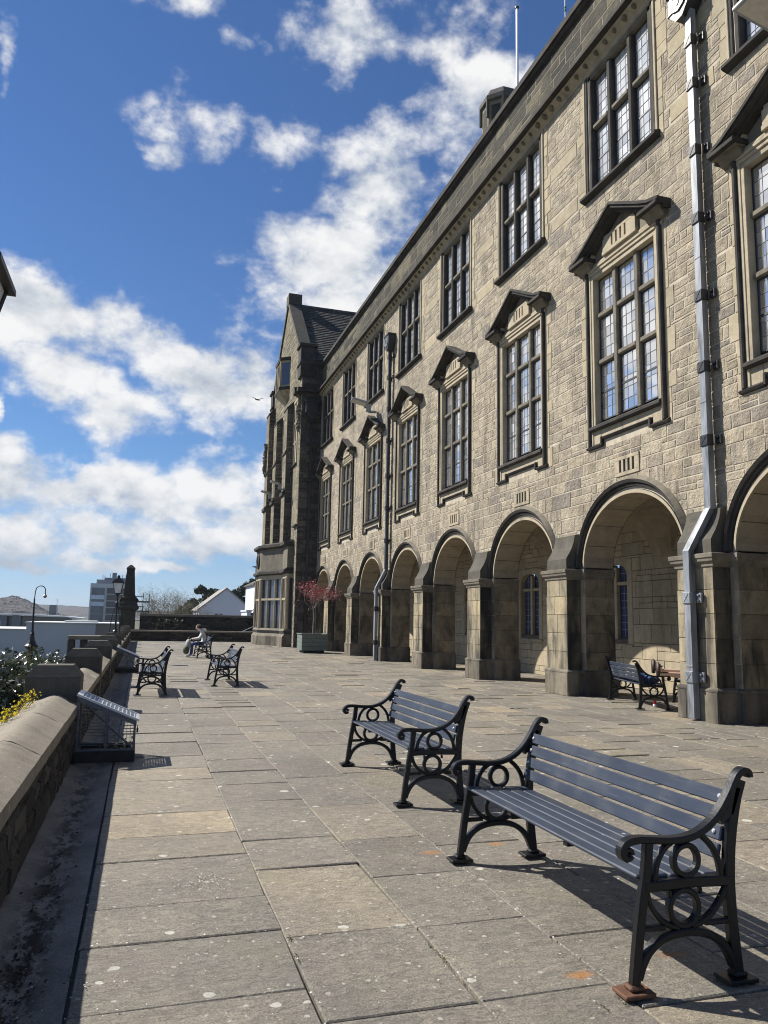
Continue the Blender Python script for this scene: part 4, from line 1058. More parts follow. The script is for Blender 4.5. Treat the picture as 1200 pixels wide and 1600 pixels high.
tag(w.build('drain_channel',[M['channel']],smooth=True),kind='structure')
# terrace retaining mass and lower ground
w = MB(); w.box(-1.1,12.4,TY0-.5,62.,-4.,-.06,0); tag(w.build('terrace_base',[M['rmortar']]),kind='structure')
w = MB(); nn = 24
def gz(x,y): return -3.0
w.poly([(-5000,-400,-3.2),(5000,-400,-3.2),(5000,6000,-3.2),(-5000,6000,-3.2)],0)
tag(w.build('lower_ground',[M['ground']]),kind='structure')
w = MB()
gx = [-9,-6,-4,-2.6,-1.12]; gh = [-3.0,-2.2,-1.0,-.3,.1]
for i in range(40):
    y0,y1 = -4+1.0*i,-3+1.0*i
    for j in range(4):
        w.poly([(gx[j],y0,gh[j]),(gx[j+1],y0,gh[j+1]),(gx[j+1],y1,gh[j+1]),(gx[j],y1,gh[j])],0)
tag(w.build('garden_bank',[M['soil']]),kind='structure')

M['litter'] = leafmat('wet_leaf_litter', [(0,(.008,.007,.005)),(.7,(.022,.018,.012)),(.93,(.05,.04,.025)),(1,(.22,.19,.14))], .8, 0)
w = MB()
for (cx_,cy_,nn_,sx_,sy_) in ((-.42,4.1,150,.05,.22),(-.40,5.0,130,.06,.25),(-.45,3.5,160,.06,.2),(-.38,5.9,60,.05,.3),(-.43,7.4,40,.05,.4),(-.40,3.9,70,.1,.4),(-.58,5.2,40,.02,.2)):
    for i in range(nn_):
        x,y = R.gauss(cx_,sx_),R.gauss(cy_,sy_)
        if not -.63 < x < -.22: continue
        q = R.uniform(.004,.016); a = R.uniform(0,2*PI); z = -.038+abs(R.gauss(0,.006))+.22*(x+.42)**2; t1,t2 = R.gauss(0,.3),R.gauss(0,.3)
        u_ = V((math.cos(a),math.sin(a),t1))*q; v_ = V((-math.sin(a),math.cos(a),t2))*q*.55; c_ = V((x,y,z+.004))
        w.poly([c_-u_,c_-v_,c_+u_,c_+v_],0)
tag(w.build('gutter_litter',[M['litter']],fix=False),'dark wet leaf litter lying in the drain channel beside the wall','litter',kind='stuff')
# parapet wall on the left
lw = thing('parapet_wall','low dark stone parapet wall with a rounded coping and square piers along the terrace edge','wall',(-.85,9.0,0))
LO = V(lw.location)
def lpart(mb,name,mats,smooth=False):
    o = mb.build(name,mats,lw,smooth); o.location = -LO; return o
LY0,LY1 = -4.0,53.0
w = MB(); w.box(-1.06,-.635,LY0,LY1,-.05,.50,1); w.box(-1.06,-.9,LY0,LY1,-2.,-.05,1)
IP = frame_P((-.635,0,0),(0,1,0),(0,0,1),(1,0,0)); mason(w,IP,LY0,LY1,0,.50,hs=(.1,.14,.18,.24),lw=(.18,.5),n=.03,ch=.02,gap=.02,m=0)
lpart(w,'wall_body',[M['rubble'],M['rmortar']])
PIERY = [-.06,3.28]+[9.3+4.68*i for i in range(10)]
w = MB()
cprof = [(-.605,.485),(-.605,.585),(-.64,.603),(-.68,.622),(-.74,.655),(-.80,.682),(-.85,.692),(-.90,.684),(-.96,.660),(-1.02,.638),(-1.09,.625),(-1.12,.612),(-1.12,.485)]
y = LY0
while y < LY1:
    l = R.uniform(1.5,2.3) if y < 20 else 4.; y2 = min(y+l,LY1); dz = R.uniform(-.004,.004)
    n0 = len(w.v)
    n_ = max(2,int((y2-y)/.25)); ring = []
    for i in range(n_+1):
        yv = y+.003+(y2-y-.006)*i/n_; ring.append([w.pt((x+R.gauss(0,.0015),yv,z+dz+R.gauss(0,.0015))) for x,z in cprof])
    for a,b in zip(ring,ring[1:]):
        for q in range(len(cprof)-1): w.f.append([a[q],a[q+1],b[q+1],b[q]]); w.m.append(0)
    w.f.append(ring[0][::-1]); w.m.append(0); w.f.append(ring[-1]); w.m.append(0)
    y = y2
o = lpart(w,'coping',[M['coping']])
for p_ in o.data.polygons: p_.use_smooth = True
o.data.set_sharp_from_angle(angle=rad(28))
# flat-shaded sides kept by sharp angle
pm_ = MB(); pm_.cbox(-.285,.285,0,.5,.0,.88,.008,0); pm_.cbox(-.285,.285,0,.5,-.06,0,.008,0)
me_wp = proto(pm_,'wall_pier',[M['cap']])
pc_ = MB()
A=[(-.285,-.005,.875),(.285,-.005,.875),(.285,.505,.875),(-.285,.505,.875)]; B=[(-.19,.09,1.0),(.19,.09,1.0),(.19,.41,1.0),(-.19,.41,1.0)]
for i in range(4): j=(i+1)%4; pc_.poly([A[i],A[j],B[j],B[i]],0)
pc_.poly(B,0)
me_pc = proto(pc_,'pier_cap',[M['cap']])
for y in PIERY:
    o = link('wall_pier',me_wp,lw,V((-.885,y,0))-LO); link('pier_cap',me_pc,o)

# end walls
ew = thing('low_end_wall','long low dark wall with a pale coping closing the far end of the terrace','wall',(4,53.2,0))
w = MB(); w.box(-4.6,4.2,-.0,.4,0,.58,1,Matrix.Translation((0,0,0)))
EP = frame_P((0,0,0),(1,0,0),(0,0,1),(0,-1,0)); mason(w,EP,-4.6,4.2,0,.58,hs=(.14,.2),lw=(.3,.6),n=.02,m=0); w.build('wall_body',[M['rubble'],M['rmortar']],ew)
w = MB(); w.cbox(-4.65,4.2,-.06,.46,.58,.70,.02,0); w.build('coping',[M['coping']],ew)
bw = thing('upper_end_wall','taller dark stone wall with a flat coping behind the low end wall','wall',(6,60.2,0))
w = MB(); w.box(-6.1,8.5,0,.4,-3,1.62,1); EP = frame_P((0,0,0),(1,0,0),(0,0,1),(0,-1,0)); mason(w,EP,-6.1,8.5,-.2,1.62,hs=(.2,.26,.3),lw=(.3,.7),n=.025,m=0); w.build('wall_body',[M['rubble'],M['rmortar']],bw)
w = MB(); w.cbox(-6.1,8.5,-.08,.48,1.62,1.80,.02,0); w.build('coping',[M['coping']],bw)
w = MB(); w.poly([(-1.,53.6,-.35),(14.,53.6,-.35),(14.,60.2,-.35),(-1.,60.2,-.35)],0); tag(w.build('sunken_walk',[M['flags']]),kind='structure')
rl = thing('handrail','pale sloping metal handrail against the end wall beside the bay window','handrail',(7.4,58.,0))
w = MB(); w.tube([(-.75,0,.35),(.6,0,1.0)],.03,8,0); w.tube([(-.75,0,-.35),(-.75,0,.35)],.025,8,0); w.tube([(.55,0,-.3),(.55,0,.98)],.025,8,0); w.build('rail',[M['galv']],rl)
# obelisk pedestal
ob = thing('stone_obelisk','dark tapering stone obelisk on a moulded pedestal at the terrace corner','monument',(-.95,60.4,0))
w = MB(); q4 = math.sqrt(2)
def sq(mb,prof,m=0): mb.lathe([(r*q4,z) for r,z in prof],(0,0,0),4,m,PI/4)
sq(w,[(.42,2.95),(.27,5.05)]); sq(w,[(.30,5.0),(.31,5.12),(.24,5.2),(.08,5.36)]); w.build('shaft',[M['rubble']],ob)
w = MB(); sq(w,[(.62,2.35),(.64,2.45),(.58,2.55),(.46,2.7),(.44,2.78),(.56,2.84),(.56,2.95),(.42,3.02)])
for s in (-1,1): w.lathe([(.02,2.55),(.14,2.62),(.17,2.75),(.12,2.88),(.02,2.92)],(s*.52,0,0),10,0)
w.build('scrolled_base',[M['rubble']],ob)
w = MB(); sq(w,[(.52,-3),(.52,2.0),(.72,2.1),(.74,2.25),(.66,2.36)]); w.build('pedestal',[M['parapet']],ob)

# ------------------------------------------------------------------ lanterns and lamp posts
def lantern_post(label, loc, s=1., hz=1.7, rz=0.):
    t = thing('lantern_post', label, 'lantern', loc, rz, 'lantern posts on the terrace wall')
    w = MB(); w.tube([(0,0,0),(0,0,hz-.42)],[.035,.028],10,0); w.lathe([(.075,0),(.08,.05),(.045,.09),(.04,.2)],(0,0,0),12,0)
    w.lathe([(.03,hz-.75),(.055,hz-.72),(.055,hz-.68),(.03,hz-.64)],(0,0,0),12,0); w.build('post',[M['postblack']],t)
    w = MB()
    for a in (rad(200),rad(320),rad(90)):
        c,s_ = math.cos(a),math.sin(a); w.tube([(c*.20,s_*.20,.0),(c*.15,s_*.15,.5),(c*.035,s_*.035,hz-.75)],.016,6,0)
    w.build('brace',[M['postblack']],t)
    q = math.sqrt(2); w = MB(); b0,b1 = .095*s,.165*s
    z0,z1 = hz-.36,hz
    for sx,sy in ((1,1),(1,-1),(-1,1),(-1,-1)): w.tube([(sx*b0,sy*b0,z0),(sx*b1,sy*b1,z1)],.011,6,0)
    w.lathe([(b0*q*1.05,z0-.02),(b0*q*1.05,z0+.01)],(0,0,0),4,0,PI/4); w.lathe([(.03,z0-.1),(b0*q*.9,z0-.02)],(0,0,0),4,0,PI/4)
    w.build('frame',[M['postblack']],t)
    w = MB(); w.lathe([(b0*q*.97,z0+.01),(b1*q*.97,z1-.005)],(0,0,0),4,0,PI/4); w.build('glass',[M['lampwhite']],t)
    w = MB(); e = .20*s; w.lathe([(e*q,z1-.01),(e*q,z1+.015),(e*q*.55,z1+.13),(.05*q,z1+.17),(.05*q,z1+.21),(.01,z1+.28)],(0,0,0),4,0,PI/4); w.build('roof',[M['postblack']],t)
    return t
lantern_post('black four-sided lantern on a braced post standing on the far pier of the terrace wall',(-.83,28.25,1.0),1.,1.70)
lantern_post('dark lantern eave cut by the left edge of the photo, high on a post',(-.83,3.47,1.0),1.,1.985)
sw = thing('swan_neck_lamp','tall black lamp post with a swan-neck arm and hooded base behind the bushes','street lamp',(-4.86,40,0))
w = MB(); w.tube([(0,0,-3),(0,0,.05)],.10,10,0); w.tube([(0,0,.6),(-.02,0,1.4),(-.03,0,2.3)],[.055,.045,.035],10,0); w.build('post',[M['postblack']],sw)
w = MB(); w.lathe([(.10,-.15),(.30,.05),(.31,.10),(.22,.2),(.13,.38),(.09,.62),(.11,.66),(.07,.72),(.06,.8)],(0,0,0),16,0); w.build('hooded_base',[M['postblack']],sw)
w = MB(); w.tube([(-.03,0,2.25),(-.02,0,2.6),(.0,0,2.72)]+[(.21-.21*math.cos(t),0,2.72+.2*math.sin(t)) for t in [PI*i/10 for i in range(1,11)]]+[(.42,0,2.55)],.022,8,0); w.build('arm',[M['postblack']],sw)
w = MB(); w.lathe([(.03,2.58),(.04,2.52),(.09,2.46),(.085,2.42),(.05,2.36),(.01,2.34)],(.42,0,0),12,0); w.build('lamp_head',[M['lampmetal']],sw)
tl = thing('street_lamp','thin dark lamp post with a flat disc head beside the distant white house','street lamp',(9.65,70,-1))
w = MB(); w.tube([(0,0,-2),(0,0,7.2)],[.07,.045],8,0); w.build('post',[M['postblack']],tl)
w = MB(); w.lathe([(.3,2.85),(.33,3.1),(.15,3.3),(.06,3.5)],(0,0,0),12,0); w.build('base',[M['postblack']],tl)
w = MB(); w.lathe([(.05,7.15),(.36,7.2),(.36,7.25),(.05,7.3)],(0,0,0),14,0); w.build('lamp_head',[M['postblack']],tl)

# ------------------------------------------------------------------ benches
def arc(cx,cz,r,a0,a1,n=10,e=1.): return [(cx+r*math.cos(a0+(a1-a0)*i/n), cz+r*e*math.sin(a0+(a1-a0)*i/n)) for i in range(n+1)]
def smooth(pts, it=2):
    for _ in range(it):
        o = [pts[0]]
        for a,b in zip(pts,pts[1:]): o += [(a[0]*.75+b[0]*.25,a[1]*.75+b[1]*.25),(a[0]*.25+b[0]*.75,a[1]*.25+b[1]*.75)]
        pts = o+[pts[-1]]
    return pts
BL = 1.88
def end_frame_mesh():
    w = MB(); t0,t1 = -.020,.020; h0,h1 = -.014,.014
    w.strip2d(smooth([(.012,.02),(.035,.20),(.06,.36),(.088,.50),(.098,.605)],1),.042,t0,t1)
    w.strip2d(smooth([(.545,.02),(.53,.16),(.518,.30),(.515,.44),(.530,.60),(.565,.76),(.60,.85)],1),[.058]*20 if False else .052,t0,t1)
    arm = smooth([(-.012,.545),(-.038,.56),(-.034,.598),(.0,.618),(.06,.622),(.14,.613),(.24,.607),(.33,.618),(.41,.655),(.48,.715),(.54,.80),(.575,.865),(.61,.893),(.645,.885),(.648,.862)],2)
    w.strip2d(arm,.030,-.026,.026)
    w.strip2d(arc(-.012,.566,.020,0,2*PI*.95,10),.022,-.027,.027)
    w.strip2d([(.47,.68),(.53,.72),(.57,.82)],.05,t0,t1)
    w.strip2d([(.07,.425),(.30,.43),(.52,.422)],.045,-.022,.022)
    w.strip2d([(.05,.252),(.17,.254)],.026,h0,h1); w.strip2d([(.38,.254),(.52,.252)],.026,h0,h1)
    w.strip2d(arc(.29,.521,.063,0,2*PI,24)[:-1],.025,-.018,.018,closed=True)
    w.strip2d(arc(.272,.325,.074,0,2*PI,24)[:-1],.027,-.018,.018,closed=True)
    w.strip2d(arc(.075,.44,.16,rad(5),rad(78),8),.024,h0,h1) if False else None
    w.strip2d(smooth([(.125,.445),(.140,.52),(.175,.575),(.225,.605)],2),.026,h0,h1)
    w.strip2d(smooth([(.475,.445),(.462,.52),(.425,.58),(.375,.62)],2),.026,h0,h1)
    w.strip2d(smooth([(.085,.40),(.10,.345),(.14,.29),(.19,.258),(.24,.245)],2),.026,h0,h1)
    w.strip2d(smooth([(.505,.40),(.47,.345),(.42,.29),(.37,.26),(.31,.245)],2),.028,h0,h1)
    w.strip2d(smooth([(.03,.06),(.055,.125),(.10,.18),(.17,.215),(.28,.228),(.38,.215),(.455,.175),(.50,.12),(.525,.06)],2),.034,-.022,.022)
    w.strip2d([(.272,.252),(.272,.225)],.06,h0,h1); w.strip2d([(.285,.455),(.285,.425)],.03,h0,h1)
    for x in (.2,.36): w.strip2d([(x,.40),(x-.0,.375)],.016,h0,h1)
    return w
def foot_mesh(x0,x1,cx):
    w = MB(); w.cbox(x0,x1,-.055,.055,.0,.018,.004); w.cbox(cx-.035,cx+.035,-.032,.032,.018,.04,.008); return w
ef = end_frame_mesh(); me_ef = proto(ef,'end_frame',[M['iron']])
me_f1 = proto(foot_mesh(-.062,.085,.012),'foot',[M['iron']]); me_f1r = me_f1.copy(); me_f1r.name = 'rusty_foot'; me_f1r.materials[0] = M['rust']
me_f2 = proto(foot_mesh(.46,.615,.545),'foot',[M['iron']])
st = MB()
for i in range(5):
    x = .045+i*.088; st.cbox(x,x+.076,.012,BL-.012,.447+ (.004 if i == 0 else 0) - .004*i,.469-.004*i,.006,0)
for y in (.63,1.26): st.box(.06,.47,y-.02,y+.02,.425,.443,1)
bk = MB()
lean = math.atan2(.075,.285)
for i in range(4):
    T = Matrix.Translation((.475+.0195*i*1.0,0,.505+.0765*i)) @ Matrix.Rotation(lean,4,'Y')
    bk.cbox(-.011,.011,.012,BL-.012,0,.066,.005,0,T)
for y in (): 
    T = Matrix.Translation((.497,0,.50)) @ Matrix.Rotation(lean,4,'Y'); bk.box(-.004,.010,y-.02,y+.02,-.02,.31,1,T)
bo = MB()
for i in range(4):
    for y in (.05,BL-.05): bo.lathe([(.011,-.004),(.010,.004),(.004,.008)],(0,0,0),8,0) if False else None
    T = Matrix.Translation((.475+.0195*i,0,.505+.0765*i)) @ Matrix.Rotation(lean,4,'Y')
    for y in (.05,BL-.05):
        ring = []
        for r,d in ((.011,-.010),(.011,-.016),(.006,-.020)):
            ring.append([bo.pt(T @ V((d,y+r*math.cos(2*PI*q/8),.033+r*math.sin(2*PI*q/8)))) for q in range(8)])
        for a,b in zip(ring,ring[1:]):
            for q in range(8): e=(q+1)%8; bo.f.append([a[q],a[e],b[e],b[q]]); bo.m.append(0)
        bo.f.append(ring[-1]); bo.m.append(0)
me_st = proto(st,'seat',[M['slat'],M['iron']]); me_bk = proto(bk,'backrest',[M['slat'],M['iron']]); me_bo = proto(bo,'bolt_heads',[M['bolt']])
BG = 'cast iron park benches on the terrace'
def make_bench(label, loc, rz=0., rusty=False):
    t = thing('park_bench', label, 'bench', loc, rz, BG)
    link('seat',me_st,t); b = link('backrest',me_bk,t); link('bolts',me_bo,b)
    for y in (0.,BL):
        f = link('end_frame',me_ef,t,(0,y,0))
        fo = link('foot', me_f1r if rusty and y == 0 else me_f1, f)
        if rusty and y == 0: fo['label'] = 'rusty foot plate'
        link('foot',me_f2,f)
    return t
benchA = make_bench('largest blue-grey slatted bench with black iron ends and a rusty foot plate, nearest the camera',(2.07,3.02,.012),0.,True)
benchB = make_bench('blue-grey slatted bench just beyond and left of the nearest bench, on open paving',(2.20,6.44,.012))
dup(benchB,(.0,16.30,.012),0.,'empty bench closest to the parapet wall, seen end-on in the middle distance')
dup(benchB,(1.67,18.33,.012),0.,'empty bench seen end-on midway between the parapet wall and the arcade')
dup(benchB,(2.13,31.0,.012),0.,'far bench on which a person in a pale jacket sits')
dup(benchB,(10.09,14.32,.012),rad(163),'bench seen from behind under the near arch, with feet resting on its arm')
dup(benchB,(10.62,11.92,.012),0.,'bench inside the arcade mostly hidden behind the pier with the pale downpipe')

# ------------------------------------------------------------------ wire cages against the wall
def make_cage(label, loc, rz=0.):
    t = thing('wire_cage', label, 'cage', loc, rz, 'sloping wire cages against the terrace wall')
    # local: x 0 (wall) .. .62, y 0 .. .5 ; high at wall
    L,W_,H0,H1,zb = .62,.50,.70,.43,.115
    w = MB()
    w.cbox(0,L,0,.045,0,zb,.006); w.cbox(0,L,W_-.045,W_,0,zb,.006); w.cbox(0,.045,.045,W_-.045,0,zb,.006); w.cbox(L-.045,L,.045,W_-.045,0,zb,.006)
    w.build('timber_kerb',[M['timber']],t)
    w = MB(); a = .03
    def ang(p,q): 
        w.tube([p,q],.0,4) if False else None
    zt = lambda x: H0+(H1-H0)*x/L
    for y in (0,W_-a):
        w.cbox(.004,a,y,y+a,zb,H0-.03,.003); w.cbox(L-a,L-.004,y,y+a,zb,H1-.03,.003); w.cbox(L*.48,L*.48+.022,y+.004,y+a-.004,zb,zt(L*.48)-.03,.003); w.cbox(a,L-a,y+.004,y+a-.004,zb+.001,zb+.02,.003)
        w.prism([(.0,H0-.055),(L,H1-.055),(L,H1),(.0,H0)], lambda p,q,d:(p,d,q), y, y+a, 0)
    w.cbox(L-a,L-.004,a,W_-a,zb+.001,zb+.02,.003); 
    w.build('frame',[M['galv']],t)
    w = MB()
    for i in range(15):            # side meshes and front
        x = .04+i*.04
        for y in (.012,W_-.012): w.tube([(x,y,zb),(x,y,zt(x)-.04)],.0016,4,0,False) if x > .30 else None
    for i in range(14):
        z = zb+.03+.034*i
        for y in (.012,W_-.012):
            xm = L if z < H1-.05 else L*(H0-.05-z)/(H0-H1)
            if xm > .05: w.tube([(.02,y,z),(min(xm,L-.01),y,z)],.003,4,0,False)
    for i in range(12): y = .02+i*.042; w.tube([(L-.01,y,zb),(L-.01,y,H1-.04)],.0016,4,0,False)
    for i in range(8): z = zb+.03+i*.036; w.tube([(L-.01,0,z),(L-.01,W_,z)],.0016,4,0,False)
    w.build('side_mesh',[M['galv']],t)
    w = MB()
    P0 = V((0,0,H0)); U = V((L,0,H1-H0)); Uu = U.normalized(); Nn = V((-Uu.z,0,Uu.x)); LL = U.length
    def lb(u0,u1,y0,y1,h):
        c = []
        for hh in (0,h):
            for (u,y) in ((u0,y0),(u1,y0),(u1,y1),(u0,y1)): c.append(w.pt(P0+Uu*u+V((0,y,0))+Nn*hh))
        for q in ((3,2,1,0),(4,5,6,7),(0,1,5,4),(1,2,6,5),(2,3,7,6),(3,0,4,7)): w.f.append([c[k] for k in q]); w.m.append(0)
    lb(-.01,LL+.02,-.012,.012,.022); lb(-.01,LL+.02,W_-.012,W_+.012,.022); lb(-.01,.05,.012,W_-.012,.02); lb(LL-.01,LL+.02,.012,W_-.012,.02)
    for i in range(13): u = .05+(LL-.06)*(i+.5)/13; lb(u-.006,u+.006,.012,W_-.012,.012)
    for j in range(6): y = .012+(W_-.024)*(j+.5)/6; lb(.05,LL-.01,y-.005,y+.005,.011)
    w.build('grating_lid',[plain('zinc_grating',(.55,.57,.60),.4,.35)] if 'zg' not in M else [M['zg']],t)
    w = MB(); w.cbox(L+.002,L+.022,.02,.055,H1-.13,H1-.08,.005); w.tube([(L+.012,.025,H1-.08),(L+.012,.025,H1-.055),(L+.012,.0375,H1-.045),(L+.012,.05,H1-.055),(L+.012,.05,H1-.08)],.004,6,0); w.build('padlock',[M['iron']],t)
    w = MB(); w.tube([(.05,.06,H0-.06),(.55,.1,zb+.05)],.012,8,0); w.build('chain_bar',[M['galv']],t)
    # plant litter grown inside is part of what the cage holds
    return t
M['zg'] = plain('zinc_grating',(.55,.57,.60),.4,.35)
M['galv'] = plain('dark_galvanised_steel', (.12,.125,.14), .5, .4, .35, 30)
cg = make_cage('near wire cage with sloping grating lid and padlock beside the first wall pier',(-.6,9.02,0))
dup(cg,(-.6,23.0,0),0.,'far wire cage by the wall, beyond the bench nearest the parapet')
def leafquad(w,p,s,m=0,el=1.6,flat=0.):
    d = V((R.gauss(0,1),R.gauss(0,1),R.gauss(0,1)+flat*2.2)).normalized(); x = d.orthogonal().normalized()
    a = R.uniform(0,PI); y = d.cross(x); u = (x*math.cos(a)+y*math.sin(a))*s*el/2; v = (y*math.cos(a)-x*math.sin(a))*s/2
    p = V(p); b = d*s*.12
    w.poly([p-u, p+v+b, p+u, p-v+b],m)
wd = thing('weeds','dry weeds growing inside the near wire cage','weeds',(-.25,9.3,0))
w = MB()
for i in range(26):
    x,y = R.uniform(-.12,.24),R.uniform(-.2,.15); h = R.uniform(.08,.28); p = V((x,y,.02)); q = V((x+R.gauss(0,.05),y+R.gauss(0,.04),h)); w.tube([p,p.lerp(q,.5)+V((R.gauss(0,.015),0,0)),q],.002,3,0,False)
    for j in range(4): leafquad(w,p.lerp(q,R.uniform(.3,1)),R.uniform(.012,.03),1)
w.build('stalks',[M['twig'],M['wilted']],wd)

# ------------------------------------------------------------------ planter with a red-leaved tree
pt = thing('planter_box','square weathered green timber planter beside the gabled wing','planter',(7.92,36.9,0),0.)
w = MB()
for i in range(4):
    z = .12+.19*i
    w.cbox(-.62,.62,-.62,-.575,z,z+.182,.008); w.cbox(-.62,.62,.575,.62,z,z+.182,.008); w.cbox(-.62,-.575,-.57,.57,z,z+.182,.008); w.cbox(.575,.62,-.57,.57,z,z+.182,.008)
w.cbox(-.65,.65,-.65,.65,.88,.92,.01) if False else None
for s in (-1,1): w.cbox(-.65,.65,s*.62-.04,s*.62+.04,.88,.92,.008); w.cbox(s*.62-.04,s*.62+.04,-.575,.575,.881,.919,.008)
w.build('boards',[M['planter']],pt)
w = MB(); w.box(-.5,.5,-.5,.5,0,.13,0); w.box(-.57,.57,-.57,.57,.14,.8,0); w.build('plinth',[M['planterdark']],pt)
w = MB(); w.box(-.565,.565,-.565,.565,.80,.83,0); w.build('earth',[M['soil']],pt)
def branch(w,p,d,l,r,dep,tips,m=0,spread=.55,up=.12,shr=.72,seg=3,n=3,sides=5):
    pts = [p]; q = p; dd = d
    for i in range(seg):
        dd = (dd+V((R.gauss(0,.12),R.gauss(0,.12),R.gauss(0,.10)+up*.3))).normalized(); q = q+dd*l/seg; pts.append(q)
    w.tube(pts,[r*(1-.45*i/seg) for i in range(seg+1)],max(3,sides),m,False)
    if dep == 0: tips.append((q,dd)); return
    for i in range(n):
        k = R.uniform(.45,1.) if i else 1.
        s = pts[min(seg,max(1,round(k*seg)))]
        nd = (dd+V((R.gauss(0,spread),R.gauss(0,spread),R.gauss(0,spread)*.7+up))).normalized()
        branch(w,s,nd,l*shr*R.uniform(.8,1.2),r*.55,dep-1,tips,m,spread,up,shr,seg,n,sides-1)
    tips.append((q,dd))
rt = thing('ornamental_tree','small tree with thin pale trunk and red leaves growing from the green planter','tree',(7.95,36.9,.80))
w = MB(); tips = []; w.tube([(0,0,0),(.02,.01,.8),(-.01,0,1.35)],[.04,.034,.03],8,0,False)
for i in range(7):
    a = 2*PI*i/7+R.uniform(-.3,.3); branch(w,V((-.01,0,1.2+R.uniform(-.1,.2))),V((math.cos(a)*.9,math.sin(a)*.9,R.uniform(.5,1.9))).normalized(),.62,.015,3,tips,0,.55,.12,.72,3,3,5)
w.build('trunk',[M['greytwig']],rt)
w = MB()
for p,d in tips:
    side = p.x*.9+p.z-1.75
    for i in range(6 if side > -.1 else 1):
        q = p+V((R.gauss(0,.09),R.gauss(0,.09),R.gauss(0,.08))); leafquad(w,q,R.uniform(.03,.055),0)
w.build('crown',[M['redleaf']],rt)

# ------------------------------------------------------------------ shrubs outside the wall
def shrub(label, loc, rx, ry, h, nst, leaves, s, mat, stemmat=None, dens=1., flat=.35, cat='shrub', name='evergreen_shrub', group='shrubs growing over the terrace wall', up=.3, top=1.):
    t = thing(name,label,cat,loc,0.,group); w = MB(); lv = MB()
    for i in range(nst):
        a = R.uniform(0,2*PI); q = math.sqrt(R.random()); bx,by = math.cos(a)*q*rx*.45, math.sin(a)*q*ry*.45
        tx,ty = math.cos(a)*q*rx+R.gauss(0,.08), math.sin(a)*q*ry+R.gauss(0,.08)
        tz = h*(1-.45*q*q)*R.uniform(.72,1.08); pts = []
        for k_ in range(6):
            f = k_/5; pts.append(V((bx+(tx-bx)*f**1.3+R.gauss(0,.02),by+(ty-by)*f**1.3+R.gauss(0,.02),tz*f)))
        w.tube(pts,[.009*(1-.7*k_/5)+.002 for k_ in range(6)],4,0,False)
        for k_ in range(leaves):
            f = 1-abs(R.gauss(0,.28)); f = max(.15,min(1,f)); x = f*5; i0 = min(4,int(x)); p = pts[i0].lerp(pts[i0+1],x-i0)
            p = p+V((R.gauss(0,.06),R.gauss(0,.06),R.gauss(0,.045))); leafquad(lv,p,s*R.uniform(.6,1.25),0,1.9,flat)
    w.build('stems',[stemmat or M['twig']],t); lv.build('foliage',[mat],t,fix=False)
    return t
shrub('glossy dark-leaved bush overhanging the wall beside the first wall pier',(-1.85,12.2,-.3),.85,1.3,1.32,170,46,.05,M['laurel'])
shrub('glossy bush farther out, just below the hooded lamp base',(-2.75,14.0,-.6),1.0,1.3,1.62,170,40,.055,M['laurel'])
shrub('low tangled bush with bare pale stems at the left edge, behind the wall coping',(-1.9,8.9,-.45),.7,1.2,1.12,150,14,.035,M['laurel'],M['greytwig'])
shrub('far glossy bush beyond the second wall pier',(-1.75,16.5,-.3),.6,1.3,1.25,100,36,.05,M['laurel'])
shrub('pale green leafy sprigs at the very left edge above the glossy bushes',(-3.35,15.0,-.6),.45,.6,1.70,40,26,.07,M['lime'])
yl = thing('yellow_forsythia','sprig of bright yellow blossom creeping along the wall coping','shrub',(-1.2,7.2,.3))
w = MB(); lv = MB()
for i in range(42):
    y = R.uniform(-1.6,1.45); u_ = .05+(y+1.)*.062; p = V((R.gauss(-.10,.04)+u_-.08,y-.1,-.02)); q = V((u_+R.gauss(.02,.02),y+R.uniform(-.05,.2),.37+.035*(y+1.)+R.uniform(-.04,.05)))
    w.tube([p,p.lerp(q,.5)+V((R.gauss(0,.03),0,.03)),q],.004,4,0,False)
    if R.random() < .7:
        for j in range(16): leafquad(lv,p.lerp(q,R.uniform(.6,1.05))+V((R.gauss(0,.02),R.gauss(0,.03),R.gauss(0,.015))),R.uniform(.014,.026),0,1.4)
w.build('stems',[M['twig']],yl); lv.build('blossom',[M['yellow']],yl,fix=False)
w = MB()
for i in range(9000):
    x = -1.2-abs(R.gauss(0,1.6)); y = R.uniform(-3,24)
    if x < -5: continue
    z = (.1+(x+1.12)*.27) if x > -2.6 else ((-.3+(x+2.6)*.5) if x > -4 else -1.0+(x+4)*.6)
    leafquad(w,(x,y,z+R.uniform(.02,.22)),R.uniform(.03,.06),0,1.5,.5)
tag(w.build('ground_cover',[M['laurel']],fix=False),'low dark green ground cover on the bank outside the terrace wall','ground cover',kind='stuff')
wl = thing('wall_climber','pale wilted climber straggling on the dark upper end wall','climber',(1.9,59.9,0))
w = MB(); lv = MB()
for i in range(34):
    x = R.uniform(-1.,1.1); z = R.uniform(.5,1.4); p = V((x,-.05,z)); q = p+V((R.gauss(0,.3),-.06,R.gauss(.05,.2))); w.tube([p,q],.012,4,0,False)
    if i % 3: 
        for j in range(5): leafquad(lv,p.lerp(q,R.random())+V((R.gauss(0,.07),-.05,R.gauss(0,.07))),R.uniform(.06,.13),0)
w.build('stems',[M['greytwig']],wl); lv.build('foliage',[M['wilted']],wl,fix=False)

